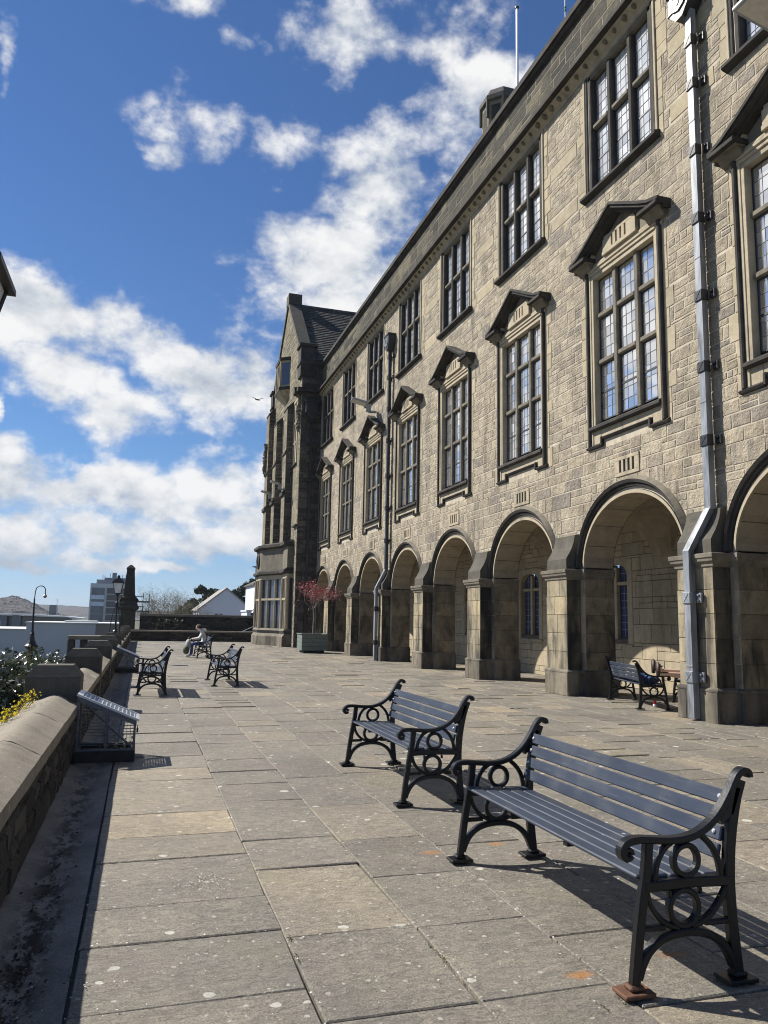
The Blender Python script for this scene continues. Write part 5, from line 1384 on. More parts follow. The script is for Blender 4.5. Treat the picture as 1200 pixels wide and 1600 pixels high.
# stone balustrade stub left of the wall
bs = thing('stone_balustrade','short stone balustrade with flat coping joining the outer side of the terrace wall','balustrade',(-1.05,24.5,0))
w = MB(); w.cbox(-.95,-.02,-.25,.25,.86,.98,.02); w.build('coping',[M['coping']],bs)
w = MB(); 
for x in (-.86,-.52,-.14): w.cbox(x-.10,x+.10,-.12,.12,.1,.86,.02)
w.cbox(-.95,-.02,-.18,.18,-.6,.1,.02); w.box(-.9,-.05,-.17,.17,-3.2,-.6); w.build('posts',[M['cap']],bs)

# ------------------------------------------------------------------ people
def skin_body(joints, edges, root, sub=1):
    names = list(joints); me = bpy.data.meshes.new('body')
    me.from_pydata([joints[n][0] for n in names], [(names.index(a),names.index(b)) for a,b in edges], [])
    o = bpy.data.objects.new('body',me); COL.objects.link(o)
    sk = o.modifiers.new('skin','SKIN'); sk.use_smooth_shade = True
    for i,n in enumerate(names):
        r = joints[n][1]; r = r if isinstance(r,tuple) else (r,r)
        me.skin_vertices[0].data[i].radius = r; me.skin_vertices[0].data[i].use_root = (n == root)
    su = o.modifiers.new('sub','SUBSURF'); su.levels = sub; su.render_levels = sub
    dg = bpy.context.evaluated_depsgraph_get(); dg.update()
    nm = bpy.data.meshes.new_from_object(o.evaluated_get(dg)); bpy.data.objects.remove(o)
    return nm
def add_fingers(mb, palm, fwd, side, s=1.):
    fwd, side = V(fwd).normalized(), V(side).normalized(); dn = fwd.cross(side)
    if dn.z > 0: dn = -dn
    for i,(o,l) in enumerate(((-.03,.068),(-.01,.078),(.01,.073),(.028,.058))):
        b = V(palm)+side*o*s+fwd*.03*s; m_ = b+fwd*l*.5*s+dn*.008; e = b+fwd*l*.85*s+dn*.03*s; mb.tube([b,m_,e],[.0095*s,.009*s,.007*s],6,0)
    b = V(palm)-side*.035*s-fwd*.02*s; mb.tube([b,b-side*.025*s+fwd*.02*s,b-side*.03*s+fwd*.055*s],[.012*s,.011*s,.008*s],6,0)
def head_mesh(c, face, s=1.):
    """egg head with nose, brow, ears; face = horizontal direction it looks"""
    mb = MB(); f = V(face).normalized(); up = V((0,0,1)); f2 = (f-up*f.dot(up)).normalized(); r = f2.cross(up); up2 = r.cross(f)
    n,mm = 14,10; rings = []
    for i in range(mm+1):
        t = PI*i/mm; row = []
        for j in range(n):
            a = 2*PI*j/n; x = math.sin(t)*math.cos(a)*.098; y = math.sin(t)*math.sin(a)*.075; z = math.cos(t)*.118
            if z < -.02: x *= 1-.25*(-z/.118); y *= 1-.35*(-z/.118); x += .012*(-z/.118)
            if abs(a) < .3 or a > 2*PI-.3:
                if -.045 < z < .02: x += .022
            row.append(mb.pt(V(c)+(f*x+r*y+up2*z)*s))
        rings.append(row)
    for A,B in zip(rings,rings[1:]):
        for j in range(n): w_ = (j+1)%n; mb.f.append([A[j],A[w_],B[w_],B[j]]); mb.m.append(0)
    for sd in (-1,1):
        p = V(c)+(r*.076*sd-f*.005)*s; mb.tube([p-up2*.025*s,p+r*.012*sd*s,p+up2*.028*s],[.008*s,.014*s,.010*s],6,0)
        e = V(c)+(f*.085+r*.03*sd+up2*.008)*s; mb.tube([e-r*.012*s,e+r*.012*s],.006*s,6,1)
    m_ = V(c)+(f*.088-up2*.062)*s; mb.tube([m_-r*.02*s,m_+r*.02*s],.005*s,6,2)
    return mb, f, r, up2
def limbmats(me, mats, rule):
    for q in mats: me.materials.append(q)
    for p in me.polygons: p.material_index = rule(p.center); p.use_smooth = True
pf = thing('person','person with short dark hair, pale jacket and blue jeans sitting on the far bench','person',(2.3,31.8,0))
y0 = 0.
def rel(x,y,z): return (x-2.3,y,z)
J = {'pel':(rel(2.43,0,.575),(.135,.115)),'sp':(rel(2.47,0,.76),(.14,.115)),'ch':(rel(2.40,0,.95),(.165,.12)),'nk':(rel(2.31,0,1.06),.06),'hd':(rel(2.24,0,1.13),.062)}
E_ = [('pel','sp'),('sp','ch'),('ch','nk'),('nk','hd')]
for s,n in ((-1,'l'),(1,'r')):
    J['sh'+n]=(rel(2.37,s*.16,.97),.075); J['el'+n]=(rel(2.27,s*.22,.76),.058); J['wr'+n]=(rel(2.05,s*.10,.73),.036); J['pa'+n]=(rel(1.97,s*.07,.725),(.042,.026))
    J['hp'+n]=(rel(2.38,s*.10,.555),.098); J['kn'+n]=(rel(2.00,s*.12,.535),.066); J['ak'+n]=(rel(1.99-.06*(s<0),s*.12,.10),.046); J['bl'+n]=(rel(1.88-.06*(s<0),s*.12,.055),(.04,.045)); J['to'+n]=(rel(1.80-.06*(s<0),s*.12,.045),(.034,.03))
    E_ += [('ch','sh'+n),('sh'+n,'el'+n),('el'+n,'wr'+n),('wr'+n,'pa'+n),('pel','hp'+n),('hp'+n,'kn'+n),('kn'+n,'ak'+n),('ak'+n,'bl'+n),('bl'+n,'to'+n)]
me = skin_body(J,E_,'pel',2)
def rule(c):
    x,z = c.x+2.3,c.z
    if z < .115: return 3
    if z < .60 and x < 2.36 or z < .545: return 1
    if x < 2.06 and z > .6: return 2
    if z > 1.085: return 2
    return 0
limbmats(me,[M['hoodie'],M['denim'],M['skin'],M['white']],rule)
link('body',me,pf)
hm,f,r,u2 = head_mesh(rel(2.20,0,1.17),(-1,0,-.35)); hm.build('head',[M['skin'],M['hair'],plain('lips',(.30,.10,.09),.5)],pf,True)
hb = MB(); c = V(rel(2.215,0,1.185))
for i in range(170):
    a,t = R.uniform(0,2*PI),R.uniform(0,PI*.62); d = (u2*math.cos(t)-f*math.sin(t)*math.cos(a)+r*math.sin(t)*math.sin(a)).normalized()
    if d.dot(f) > .55: continue
    p = c+d*.10; q = p-u2*.05-f*.02+d*.012; hb.tube([c+d*.06,p,q],[.03,.026,.006],5,0)
hb.build('hair',[M['hair']],pf,True)
hd = MB(); hd.lathe([(.05,-.05),(.115,-.04),(.13,.02),(.09,.07),(.04,.06)],rel(2.40,0,1.06),12,0); hd.build('hood',[M['hoodie']],pf,True)
fg = MB()
for s in (-1,1): add_fingers(fg,rel(1.97,s*.07,.725),(-1,-.3*s,-.15),(0,1 if s<0 else -1,0))
fg.build('fingers',[M['skin']],pf,True)
bg = thing('tote_bag','bulging pale and khaki bag held on the lap of the person on the far bench','bag',(1.80,31.75,0))
def lump(w, c, rx,ry,rz, m=0, n=12, k=9, am=.12, ph=0.):
    rings = []
    for i in range(k+1):
        t = PI*i/k; rings.append([w.pt((c[0]+rx*math.sin(t)*math.cos(2*PI*j/n)*(1+am*math.sin(3*j+i*1.7+ph)),c[1]+ry*math.sin(t)*math.sin(2*PI*j/n)*(1+am*math.cos(2*j+i+ph)),c[2]+rz*math.cos(t)*(1+am*.5*math.sin(j*1.3+ph)))) for j in range(n)])
    for A,B in zip(rings,rings[1:]):
        for j in range(n): q=(j+1)%n; w.f.append([A[j],A[q],B[q],B[j]]); w.m.append(m)
w = MB(); lump(w,(.04,0,.52),.11,.14,.19,0,14,10,.16); w.build('upper_bag',[M['bagcloth']],bg,True)
w = MB(); lump(w,(-.04,-.02,.30),.13,.16,.17,0,14,10,.12,1.); w.build('lower_bag',[M['bagdark']],bg,True)
w = MB(); w.tube([(.0,-.08,.70),(.05,-.06,.79),(.08,0,.80),(.05,.06,.79),(0,.08,.70)],.012,6,0); w.build('handle',[M['bagdark']],bg,True)

pl2 = thing('person','person lounging inside the arcade with bare legs stretched out and sandals on the bench arm','person',(10.4,12.6,0))
def r2(x,y,z): return (x-10.4,y,z)
J = {'pel':(r2(10.42,0,.565),(.15,.115)),'sp':(r2(10.60,0,.70),(.145,.11)),'ch':(r2(10.74,0,.90),(.17,.12)),'nk':(r2(10.82,0,1.08),.06),'hd':(r2(10.83,0,1.17),.062)}
E_ = [('pel','sp'),('sp','ch'),('ch','nk'),('nk','hd')]
for s,n in ((-1,'l'),(1,'r')):
    J['sh'+n]=(r2(10.76,s*.17,.98),.07); J['el'+n]=(r2(10.66,s*.24,.72),.05); J['wr'+n]=(r2(10.45,s*.14,.70),.034); J['pa'+n]=(r2(10.37,s*.09,.69),(.042,.026))
    dz = .05*(s > 0)
    J['hp'+n]=(r2(10.36,s*.10,.56),.10); J['kn'+n]=(r2(9.92,s*.10,.64+dz),.062); J['ca'+n]=(r2(9.75,s*.09,.645+dz),.058); J['ak'+n]=(r2(9.48,s*.07,.675+dz),.038); J['he'+n]=(r2(9.42,s*.07,.66+dz),(.036,.04)); J['bl'+n]=(r2(9.38,s*.07,.77+dz),(.042,.03)); J['to'+n]=(r2(9.37,s*.07,.86+dz),(.036,.02))
    E_ += [('ch','sh'+n),('sh'+n,'el'+n),('el'+n,'wr'+n),('wr'+n,'pa'+n),('pel','hp'+n),('hp'+n,'kn'+n),('kn'+n,'ca'+n),('ca'+n,'ak'+n),('ak'+n,'he'+n),('he'+n,'bl'+n),('bl'+n,'to'+n)]
me = skin_body(J,E_,'pel',2)
limbmats(me,[M['denim'],M['skin'],M['hoodie']],lambda c: 1 if (c.x+10.4 < 9.98 or c.z > 1.07) else (0 if (c.z < .64 and c.x+10.4 < 10.5) else 2))
link('body',me,pl2)
hm,f,r,u2 = head_mesh(r2(10.83,0,1.26),(-1,0,-.1)); hm.build('head',[M['skin'],M['hair'],M['red']],pl2,True)
hb = MB(); c = V(r2(10.84,0,1.275))
for i in range(150):
    a,t = R.uniform(0,2*PI),R.uniform(0,PI*.62); d = (u2*math.cos(t)-f*math.sin(t)*math.cos(a)+r*math.sin(t)*math.sin(a)).normalized()
    if d.dot(f) > .5: continue
    hb.tube([c+d*.06,c+d*.10,c+d*.11-u2*.05],[.03,.026,.006],5,0)
hb.build('hair',[M['hair']],pl2,True)
fg = MB()
for s in (-1,1): add_fingers(fg,r2(10.37,s*.09,.69),(-1,-.4*s,-.1),(0,1 if s<0 else -1,0))
fg.build('fingers',[M['skin']],pl2,True)
for s in (-1,1):
    dz = .05*(s>0); w = MB()
    w.prism([(-.045,-.03),(.0,-.042),(.045,-.03),(.05,.10),(.048,.2),(0,.235),(-.05,.19),(-.04,.08)], lambda a,b,d:(9.335-10.4+d-.02*(b), s*.07+a, .665+dz+b), -.012,.012,0)
    w.tube([(9.33-10.4,s*.07-.045,.80+dz),(9.43-10.4,s*.07-.02,.82+dz),(9.43-10.4,s*.07+.02,.82+dz),(9.33-10.4,s*.07+.045,.80+dz)],.010,6,0)
    w.tube([(9.36-10.4,s*.07-.045,.70+dz),(9.53-10.4,s*.07-.035,.70+dz),(9.53-10.4,s*.07+.035,.70+dz),(9.36-10.4,s*.07+.045,.70+dz)],.009,6,0)
    w.build('sandal',[M['sandal']],pl2,True)
jk = thing('jacket','crumpled dark blue jacket lying on the bench under the near arch','jacket',(9.40,12.95,.47))
w = MB(); lump(w,(0,0,.07),.20,.26,.085,0,16,8,.16,.4); lump(w,(-.06,.12,.14),.13,.13,.06,0,12,8,.2,2.); w.build('cloth',[M['denim']],jk,True)
cn = thing('drink_can','small red and white can standing on the paving under the arch bench','can',(9.62,13.05,.012))
w = MB(); w.lathe([(.026,0),(.033,.008),(.033,.05)],(0,0,0),14,0); w.build('base',[M['white']],cn,True)
w = MB(); w.lathe([(.0332,.05),(.0332,.112),(.026,.122)],(0,0,0),14,0); w.build('body',[M['red']],cn,True)
w = MB(); w.lathe([(.026,.122),(.026,.125),(.022,.121),(.0,.121)],(0,0,0),14,0); w.build('lid',[M['can']],cn,True)
# fallen petals and crumbs
w = MB()
for i in range(1150):
    q = R.random()
    if q < .09: x,y = R.gauss(.45,.10),R.gauss(4.86,.10)
    elif q < .34: x,y = R.uniform(-.5,-.1),3.2+R.random()**1.3*8
    elif q < .5: x,y = R.choice((.77,1.44,2.06))+R.gauss(0,.015),R.uniform(3,9)
    elif q < .62: x,y = R.uniform(-.15,2.), R.choice((3.45,4.10,4.60,5.42,3.98,5.73,3.69))+R.gauss(0,.012)
    else: x,y = R.uniform(-.15,9.),3+R.random()**1.5*20
    if x < -.19 and R.random() < .5: continue
    s = R.uniform(.002,.0058); z = (.010 if x > -.19 else -.02)
    a = R.uniform(0,PI); n = 5
    w.poly([(x+s*math.cos(a+2*PI*k/n)*R.uniform(.7,1.2),y+s*math.sin(a+2*PI*k/n)*R.uniform(.7,1.2),z+R.uniform(0,.005)) for k in range(n)],0)
tag(w.build('fallen_petals',[M['petal']],fix=False),'tiny pale fallen petals and crumbs scattered over the paving joints','petals',kind='stuff')
w = MB()
for (x,y) in ((.79,3.95),(.78,3.75),(1.435,3.55),(1.42,3.7),(-.19,4.05),(-.2,3.8),(2.0,2.97),(1.9,2.95)):
    for j in range(26): leafquad(w,(x+R.gauss(0,.005),y+R.gauss(0,.03),.006+abs(R.gauss(0,.003))),R.uniform(.003,.007))
tag(w.build('joint_moss',[M['moss']],fix=False),'small tufts of green moss in the paving joints','moss',kind='stuff')
gl_ = thing('bird','small gull gliding against the clouds left of the wing','bird',(7.82,60.,18.9))
w = MB(); w.tube([(-.2,0,0),(0,0,0),(.2,0,-.03)],[.02,.06,.015],6,0); w.build('body',[M['gull']],gl_,True)
for s in (-1,1):
    w = MB(); w.prism([(-.10,0),(.08,0),(.02,.35),(-.08,.62)], lambda a,b,d:(a*1.,s*b*.35,.0+.35*math.sin(b*2.2)*.45+d) if False else (s*b*.75,a,.16*math.sin(b*3.)+d), -.01,.01,0); w.build('wing',[M['gull']],gl_,True)

# ------------------------------------------------------------------ beyond the terrace
fb = thing('flat_roofed_building','long pale grey rendered flat-roofed building below the terrace with a blank wall','building',(-9,75,-3.2))
w = MB(); w.box(-21,-.65,0,12,-1,3.42,0); w.box(-.65,5.1,.0,12,-1,4.05,0) if False else w.box(-.65,5.1,0,12,-1,4.02,0); w.build('wall',[M['grender']],fb)
w = MB(); w.box(5.1,7.6,.05,12,-1,4.0,0); w.build('brown_wall',[M['hoarding']],fb)
w = MB(); w.cbox(-21,-.7,-.12,12.1,3.42,3.52,.02,0); w.cbox(-.75,7.7,-.12,12.1,4.02,4.13,.02,0); w.cbox(2.2,5.0,3,6,4.13,4.3,.03,0); w.build('roof_edge',[M['concrete']],fb)
cr = thing('curved_roof_building','low building with a shallow curved pale metal roof and grey panels','building',(-17,110,-3.2))
w = MB()
prof = [(-22,4.9),(-14,4.9),(-4,4.9),(4,4.78),(8,4.62),(9.6,4.45)]
for a,b in zip(prof,prof[1:]): w.prism([(a[0],a[1]-.22),(b[0],b[1]-.12),(b[0],b[1]),(a[0],a[1])], lambda p,q,d:(p,d,q), -1.2,9.,0)
w.build('roof',[M['brightmetal']],cr)
w = MB(); w.box(-22,8.3,0,8,-1,4.6,0); w.build('glazing',[M['darkglass']],cr)
w = MB()
for x0,x1 in ((-6.2,-3.6),(-2.2,.6),(1.2,2.2),(-12,-9),(-18,-15)): w.prism([(x0,-1),(x1,-1),(x1,4.55),(x0,4.78)], lambda p,q,d:(p,d,q), -.8,.02,0)
w.build('panel',[M['greypanel']],cr)
w = MB(); w.box(-.9,-.1,-.86,-.8,2.6,3.9,0); w.box(-5.2,-4.4,-.86,-.8,2.6,3.9,0); w.build('window',[M['farglass']],cr)
w = MB(); w.box(5.2,6.1,2,4,4.8,6.1,0); w.build('roof_box',[M['darkglass']],cr)
tw = thing('tower_block','tall concrete tower block with glazed bands and brown panels and rooftop plant','tower block',(-10,260,-3.2))
w = MB(); w.box(-5.9,7.2,0,14,-8,15.0,0); w.build('wall',[M['concrete']],tw)
for i in range(7):
    z = 13.0-2.1*i
    w = MB(); w.box(-5.4,-1.6,-.25,.1,z-.9,z+.6,0); w.build('window_band',[M['farglass'] if i in (1,2) else M['darkglass']],tw)
    w = MB(); w.box(-5.4,-1.6,-.28,.1,z-1.7,z-.9,0); w.build('spandrel',[M['greypanel'] if i%2 else M['darkglass']],tw)
    w = MB(); w.box(-.9,6.6,-.3,.1,z-1.15,z+.6,0); w.build('brown_panel',[M['brown']],tw)
w = MB(); w.box(-4.3,6.4,2,11,15,16.3,0); w.box(-2,5.5,3,10,16.3,17.0,0); w.box(.3,1.6,2.5,5,16.3,18.6,0); w.build('roof_plant',[M['greypanel']],tw)
w = MB()
for x in (-2.6,-2.0,-.4,2.6,3.4,4.4): w.tube([(x,4,16),(x,4,18.2+R.uniform(-.6,.3))],.14,6,0)
w.build('aerial',[M['concrete']],tw)
def gable_house(name,label,loc,hw,eave,apex,depth,mwall,mroof,wins=()):
    t = thing(name,label,'house',loc,0.)
    w = MB(); w.prism([(-hw,-2),(hw,-2),(hw,eave),(0,apex),(-hw,eave)], lambda a,b,d:(a,d,b), 0, depth, 0); w.build('wall',[mwall],t)
    w = MB()
    for s in (-1,1):
        sl = (apex-eave)/hw
        w.prism([(s*(hw+.25),eave-.25*sl+.02),(0,apex+.02),(0,apex+.2),(s*(hw+.25),eave-.25*sl+.18)], lambda a,b,d:(a,d,b), -.2, depth+.2, 0)
    w.build('roof',[mroof],t)
    for (a,b,z0,z1,side) in wins:
        w = MB()
        if side: w.box(-hw-.04,-hw+.05,a,b,z0,z1,0)
        else: w.box(a,b,-.04,.05,z0,z1,0)
        wo = w.build('window',[M['darkglass']],t)
        w = MB()
        if side: w.box(-hw-.06,-hw-.0,a-.1,b+.1,z0-.12,z0,0); w.box(-hw-.06,-hw-.0,(a+b)/2-.05,(a+b)/2+.05,z0,z1,0)
        else: w.box(a-.1,b+.1,-.06,0,z0-.12,z0,0); w.box((a+b)/2-.05,(a+b)/2+.05,-.06,-.0,z0,z1,0)
        w.build('window_frame',[M['white']],wo)
    return t
M['tan_roof'] = plain('grey_tan_roof_tiles',(.24,.22,.20),.85,0,.2,3.,.3)
gable_house('white_house','white gabled house with a pale grey roof behind the end walls',(11.2,110,-3.2),3.65,5.95,8.85,13.,M['render'],M['tan_roof'],((-1.5,-.4,4.4,5.4,0),(1.6,2.9,4.2,5.1,0),(1.5,3.2,4.6,5.6,1),(5.5,7.2,4.6,5.6,1),(9.,10.6,4.6,5.6,1)))
rh = gable_house('tall_white_house','tall plain white house half hidden behind the bay window',(15.3,92,-3.2),2.6,8.9,10.2,9.,M['render'],M['slate'])
w = MB(); w.box(-3.4,-2.5,.5,6,-2,5.6,0); w.box(-3.5,-2.45,.4,6.1,5.6,5.8,0); w.build('side_wing',[M['render']],rh)
# scaffold
sc = thing('scaffolding','grey tubular scaffolding beside the obelisk','scaffolding',(.05,75,-3.2))
w = MB()
for x in (-.7,.0,.55):
    for y in (0,1.2): w.tube([(x,y,0),(x,y,6.9 if x > -.5 else 6.7)],.035,6,0)
w.build('standards',[M['galv']],sc)
w = MB()
for z in (3.6,4.4,5.2,5.7,6.1,6.6):
    for y in (0,1.2): w.tube([(-1.0 if z > 5 else -.6,y,z),(.6 if z not in (5.7,6.6) else .1,y,z)],.03,6,0)
w.build('ledgers',[M['galv']],sc)
w = MB(); w.box(-.6,.6,.1,1.1,5.25,5.31,0); w.box(-.6,.6,.1,1.1,6.15,6.2,0); w.build('deck',[M['timber']],sc)
# trees
def bare_tree(label, loc, h, spreadr, n0, dep, mat, fuzz=None, nf=0, name='bare_tree', fmat=None, l0=None):
    t = thing(name,label,'tree',loc); w = MB(); tips = []
    w.tube([(0,0,0),(.05,0,h*.12),(0,.03,h*.25)],[h*.03,h*.025,h*.02],8,0,False)
    for i in range(n0):
        a = 2*PI*i/n0+R.uniform(-.3,.3); d = V((math.cos(a)*spreadr,math.sin(a)*spreadr,R.uniform(.5,1.2))).normalized()
        branch(w,V((0,0,h*R.uniform(.18,.26))),d,(l0 or h*.28),h*.011,dep,tips,0,.42,.16,.74,3,3,5)
    w.build('trunk',[mat],t)
    if fmat:
        w = MB()
        for p,d in tips:
            for i in range(nf):
                q = p+V((R.gauss(0,fuzz),R.gauss(0,fuzz),R.gauss(0,fuzz))); e = q+V((R.gauss(0,1),R.gauss(0,1),R.gauss(.4,.8)))*fuzz*.9
                s = (e-q).orthogonal().normalized()*fuzz*.035; w.poly([q-s,q+s,e],0)
        w.build('crown',[fmat],t,fix=False)
    return t
bare_tree('leafless round-headed tree with fine grey-brown twigs behind the upper end wall',(3.3,95,-3.2),8.2,1.0,9,4,M['twig'],.35,6,fmat=M['scrub'])
def clump_tree(label, loc, h, clumps, mat, n, s, name='pine_tree', trunk=M['bark'], group=None, lean=0.):
    t = thing(name,label,'tree',loc,0.,group); w = MB(); w.tube([(0,0,0),(lean*.4,0,h*.45),(lean,0,h*.9)],[h*.03,h*.022,h*.008],7,0,False)
    for (x,y,z,rx,rz) in clumps: w.tube([(lean*.6,0,z*.72),(x*.6,y*.6,z*.9),(x,y,z)],[h*.012,h*.008,h*.004],5,0,False)
    w.build('trunk',[trunk],t); lv = MB()
    for (x,y,z,rx,rz) in clumps:
        for i in range(n):
            d = V((R.gauss(0,1),R.gauss(0,1),R.gauss(0,1))).normalized()*(R.random()**.4); b = 1.2+.3*math.sin(5*d.x+3*d.z)
            leafquad(lv,(x+d.x*rx*b,y+d.y*rx*b,z+d.z*rz*b),s*R.uniform(.6,1.3),0,1.8)
    lv.build('crown',[mat],t,fix=False); return t
def rclumps(n, w_, z0, z1, rx, rz): return [(R.uniform(-w_,w_)*(1.1-.6*i/n),R.uniform(-w_,w_)*.6,z0+(z1-z0)*i/(n-1),rx*R.uniform(.7,1.2),rz*R.uniform(.7,1.2)) for i in range(n)]
clump_tree('broad dark pine rising directly left of the white house ridge',(9.6,130,-3.2),10,rclumps(9,1.9,6.0,9.4,.95,.6),M['pine'],260,.34)
clump_tree('smaller dark pine peeping over the white house roof near its ridge',(11.9,132,-3.2),9.6,rclumps(5,1.0,7.0,9.1,.8,.55),M['pine'],240,.32)
clump_tree('low dark evergreen between the bare tree and the white house',(7.2,128,-3.2),7.5,rclumps(7,1.4,4.4,7.0,.9,.6),M['pine'],240,.34)
clump_tree('dark pine just right of the white house gable',(14.8,130,-3.2),10,rclumps(8,1.4,6.2,9.3,.9,.55),M['pine'],240,.34)
clump_tree('taller dark pine behind the tall white house beside the bay window',(17.2,131,-3.2),11,rclumps(9,1.5,6.0,10.6,.95,.6),M['pine'],250,.34)
clump_tree('tawny shrubby tree below the right-hand pines',(16.6,120,-3.2),7,rclumps(6,1.4,4.2,6.2,.8,.55),M['scrub'],220,.3,name='scrub_tree')
# hills
def ridge(name, y, depth, pts, zb, label=None):
    w = MB(); n = 160; x0,x1 = pts[0][0],pts[-1][0]
    def hz(x):
        for a,b in zip(pts,pts[1:]):
            if a[0] <= x <= b[0]:
                f = (x-a[0])/(b[0]-a[0]); f = f*f*(3-2*f); return a[1]+(b[1]-a[1])*f
        return pts[-1][1]
    rows_ = []; kz = 14
    for i in range(n+1):
        x = x0+(x1-x0)*i/n; row = []
        for j in range(kz+1):
            f = j/kz; s = math.sin(f*PI/2)
            row.append(w.pt((x+R.gauss(0,(x1-x0)/n*.2), y-depth*(1-f)+depth*.15*math.sin(x*.02+j*.5), zb+(hz(x)-zb)*s+R.gauss(0,(hz(x)-zb)*.012))))
        row.append(w.pt((x,y+depth*.6,zb)))
        rows_.append(row)
    for a,b in zip(rows_,rows_[1:]):
        for j in range(len(a)-1): w.f.append([a[j],b[j],b[j+1],a[j+1]]); w.m.append(0)
    # tree tops along the slope so the skyline is ragged
    sc_ = (hz((x0+x1)/2)-zb)*.045
    for i in range(2600):
        x = R.uniform(x0,x1); f = 1-abs(R.gauss(0,.22)) if R.random() < .6 else R.uniform(.1,1); f = max(.05,min(1,f)); s = math.sin(f*PI/2)
        c = V((x,y-depth*(1-f)+depth*.15*math.sin(x*.02+f*kz*.5),zb+(hz(x)-zb)*s)); q = sc_*R.uniform(.5,1.3)
        o = [w.pt(c+V((q*math.cos(2*PI*k/5+i)*.8,q*math.sin(2*PI*k/5+i)*.8,-q*.2))) for k in range(5)]; t = w.pt(c+V((R.gauss(0,q*.1),0,q*R.uniform(.7,1.1))))
        for k in range(5): w.f.append([o[k],o[(k+1)%5],t]); w.m.append(0)
    return tag(w.build(name,[M['hill']],smooth=False),kind='structure')
ridge('near_hill',1250,500,[(-900,40),(-420,36),(-260,27),(-199,24),(-178,27.5),(-160,23),(-147,17),(-120,4),(-80,-3)],-5)
ridge('far_hill',2300,600,[(-1500,70),(-700,50),(-270,30),(-222,29.5),(-190,27.5),(-147,25),(-100,22),(60,18),(300,30),(900,45),(1600,60)],-6)
py = thing('pylon','faint lattice pylon on the far ridge','pylon',(-222,2290,24))
w = MB()
for sx,sy in ((1,1),(1,-1),(-1,1),(-1,-1)): w.tube([(sx*2.,sy*2.,0),(sx*.5,sy*.5,16),(0,0,23)],.22,4,0)
for z in (15,18,21): w.tube([(-4,0,z),(4,0,z)],.2,4,0)
w.build('lattice',[M['galv']],py)

# ------------------------------------------------------------------ air
hz_ = bpy.data.materials.new('thin_haze'); hz_.use_nodes = True; hz_.node_tree.nodes.remove(hz_.node_tree.nodes['Principled BSDF'])
pv = hz_.node_tree.nodes.new('ShaderNodeVolumePrincipled'); pv.inputs['Color'].default_value = (.78,.87,1.,1); pv.inputs['Density'].default_value = HAZE
hz_.node_tree.links.new(pv.outputs[0], hz_.node_tree.nodes['Material Output'].inputs['Volume'])
w = MB(); w.box(-5300,5300,-700,6300,-16,110,0); tag(w.build('haze',[hz_]),'thin bluish haze softening the distant hills','haze',kind='stuff')

# ------------------------------------------------------------------ sky, sun, camera
SUN = V((-1.0,.85,1.24)).normalized()
el = math.asin(SUN.z); az = math.atan2(SUN.x,SUN.y)
W = bpy.data.worlds.new('World'); S.world = W; W.use_nodes = True
nt = W.node_tree; nt.nodes.clear(); k = NT(nt)
sky = k.n('ShaderNodeTexSky', sky_type='NISHITA'); sky.sun_disc = False; sky.sun_elevation = el; sky.sun_rotation = az % (2*PI)
sky.altitude = 50; sky.air_density = 1.0; sky.dust_density = .0; sky.ozone_density = 2.0
CL = CLOUDS = [(-0.035,0.706,0.102,0.02),(0.081,0.677,0.035,0.013),(0.025,0.589,0.064,0.038),(0.01,0.619,0.034,0.025),(0.003,0.553,0.033,0.02),(0.147,0.58,0.06,0.038),(0.144,0.549,0.031,0.021),(0.278,0.693,0.083,0.04),(0.37,0.705,0.082,0.035),(0.223,0.453,0.101,0.055),(0.292,0.521,0.08,0.059),(0.371,0.591,0.071,0.046),(0.434,0.641,0.062,0.037),(0.312,0.433,0.079,0.038),(-0.157,0.342,0.065,0.041),(-0.057,0.343,0.058,0.041),(-0.027,0.354,0.024,0.03),(-0.102,0.284,0.067,0.033),(-0.031,0.246,0.05,0.037),(0.069,0.287,0.087,0.047),(0.127,0.291,0.05,0.048),(0.003,0.312,0.048,0.027),(-0.099,0.146,0.089,0.024),(-0.002,0.149,0.078,0.033),(0.084,0.167,0.073,0.036),(-0.124,0.098,0.064,0.029),(-0.037,0.104,0.084,0.024),(0.079,0.097,0.056,0.019),(0.13,0.136,0.037,0.049),(-0.164,0.17,0.034,0.03),(-0.121,0.061,0.049,0.009),(-0.05,0.07,0.06,0.012),(0.018,0.067,0.031,0.007),(-0.213,0.614,0.011,0.025),(-0.176,0.236,0.009,0.016),(-0.071,0.168,0.03,0.011),(-.62,.60,.10,.07),(-.49,.50,.06,.04),(-.86,.50,.10,.12),(-.62,.36,.15,.07),(-.44,.27,.09,.05),(-1.0,.3,.14,.1)]  # last few are unseen clouds, added to brighten the window reflections
WISPY = {1,2,3,4,5,6,0,33}
d = k.n('ShaderNodeTexCoord').outputs['Generated']; d = k.vec('NORMALIZE', d)
sx = k.n('ShaderNodeSeparateXYZ'); k.l(d, sx.inputs[0])
azn = k.math('ARCTAN2', sx.outputs[0], sx.outputs[1]); eln = k.math('ARCSINE', sx.outputs[2])
cx = k.n('ShaderNodeCombineXYZ'); k.l(azn, cx.inputs[0]); k.l(eln, cx.inputs[1]); p0 = cx.outputs[0]
wn = k.vec('SUBTRACT', k.noise(d, 7., 6, .62, 0, True), (.5,.5,.5))
pw = k.vec('MULTIPLY_ADD', wn, (.12,.08,0), p0)
mask = None; body = None
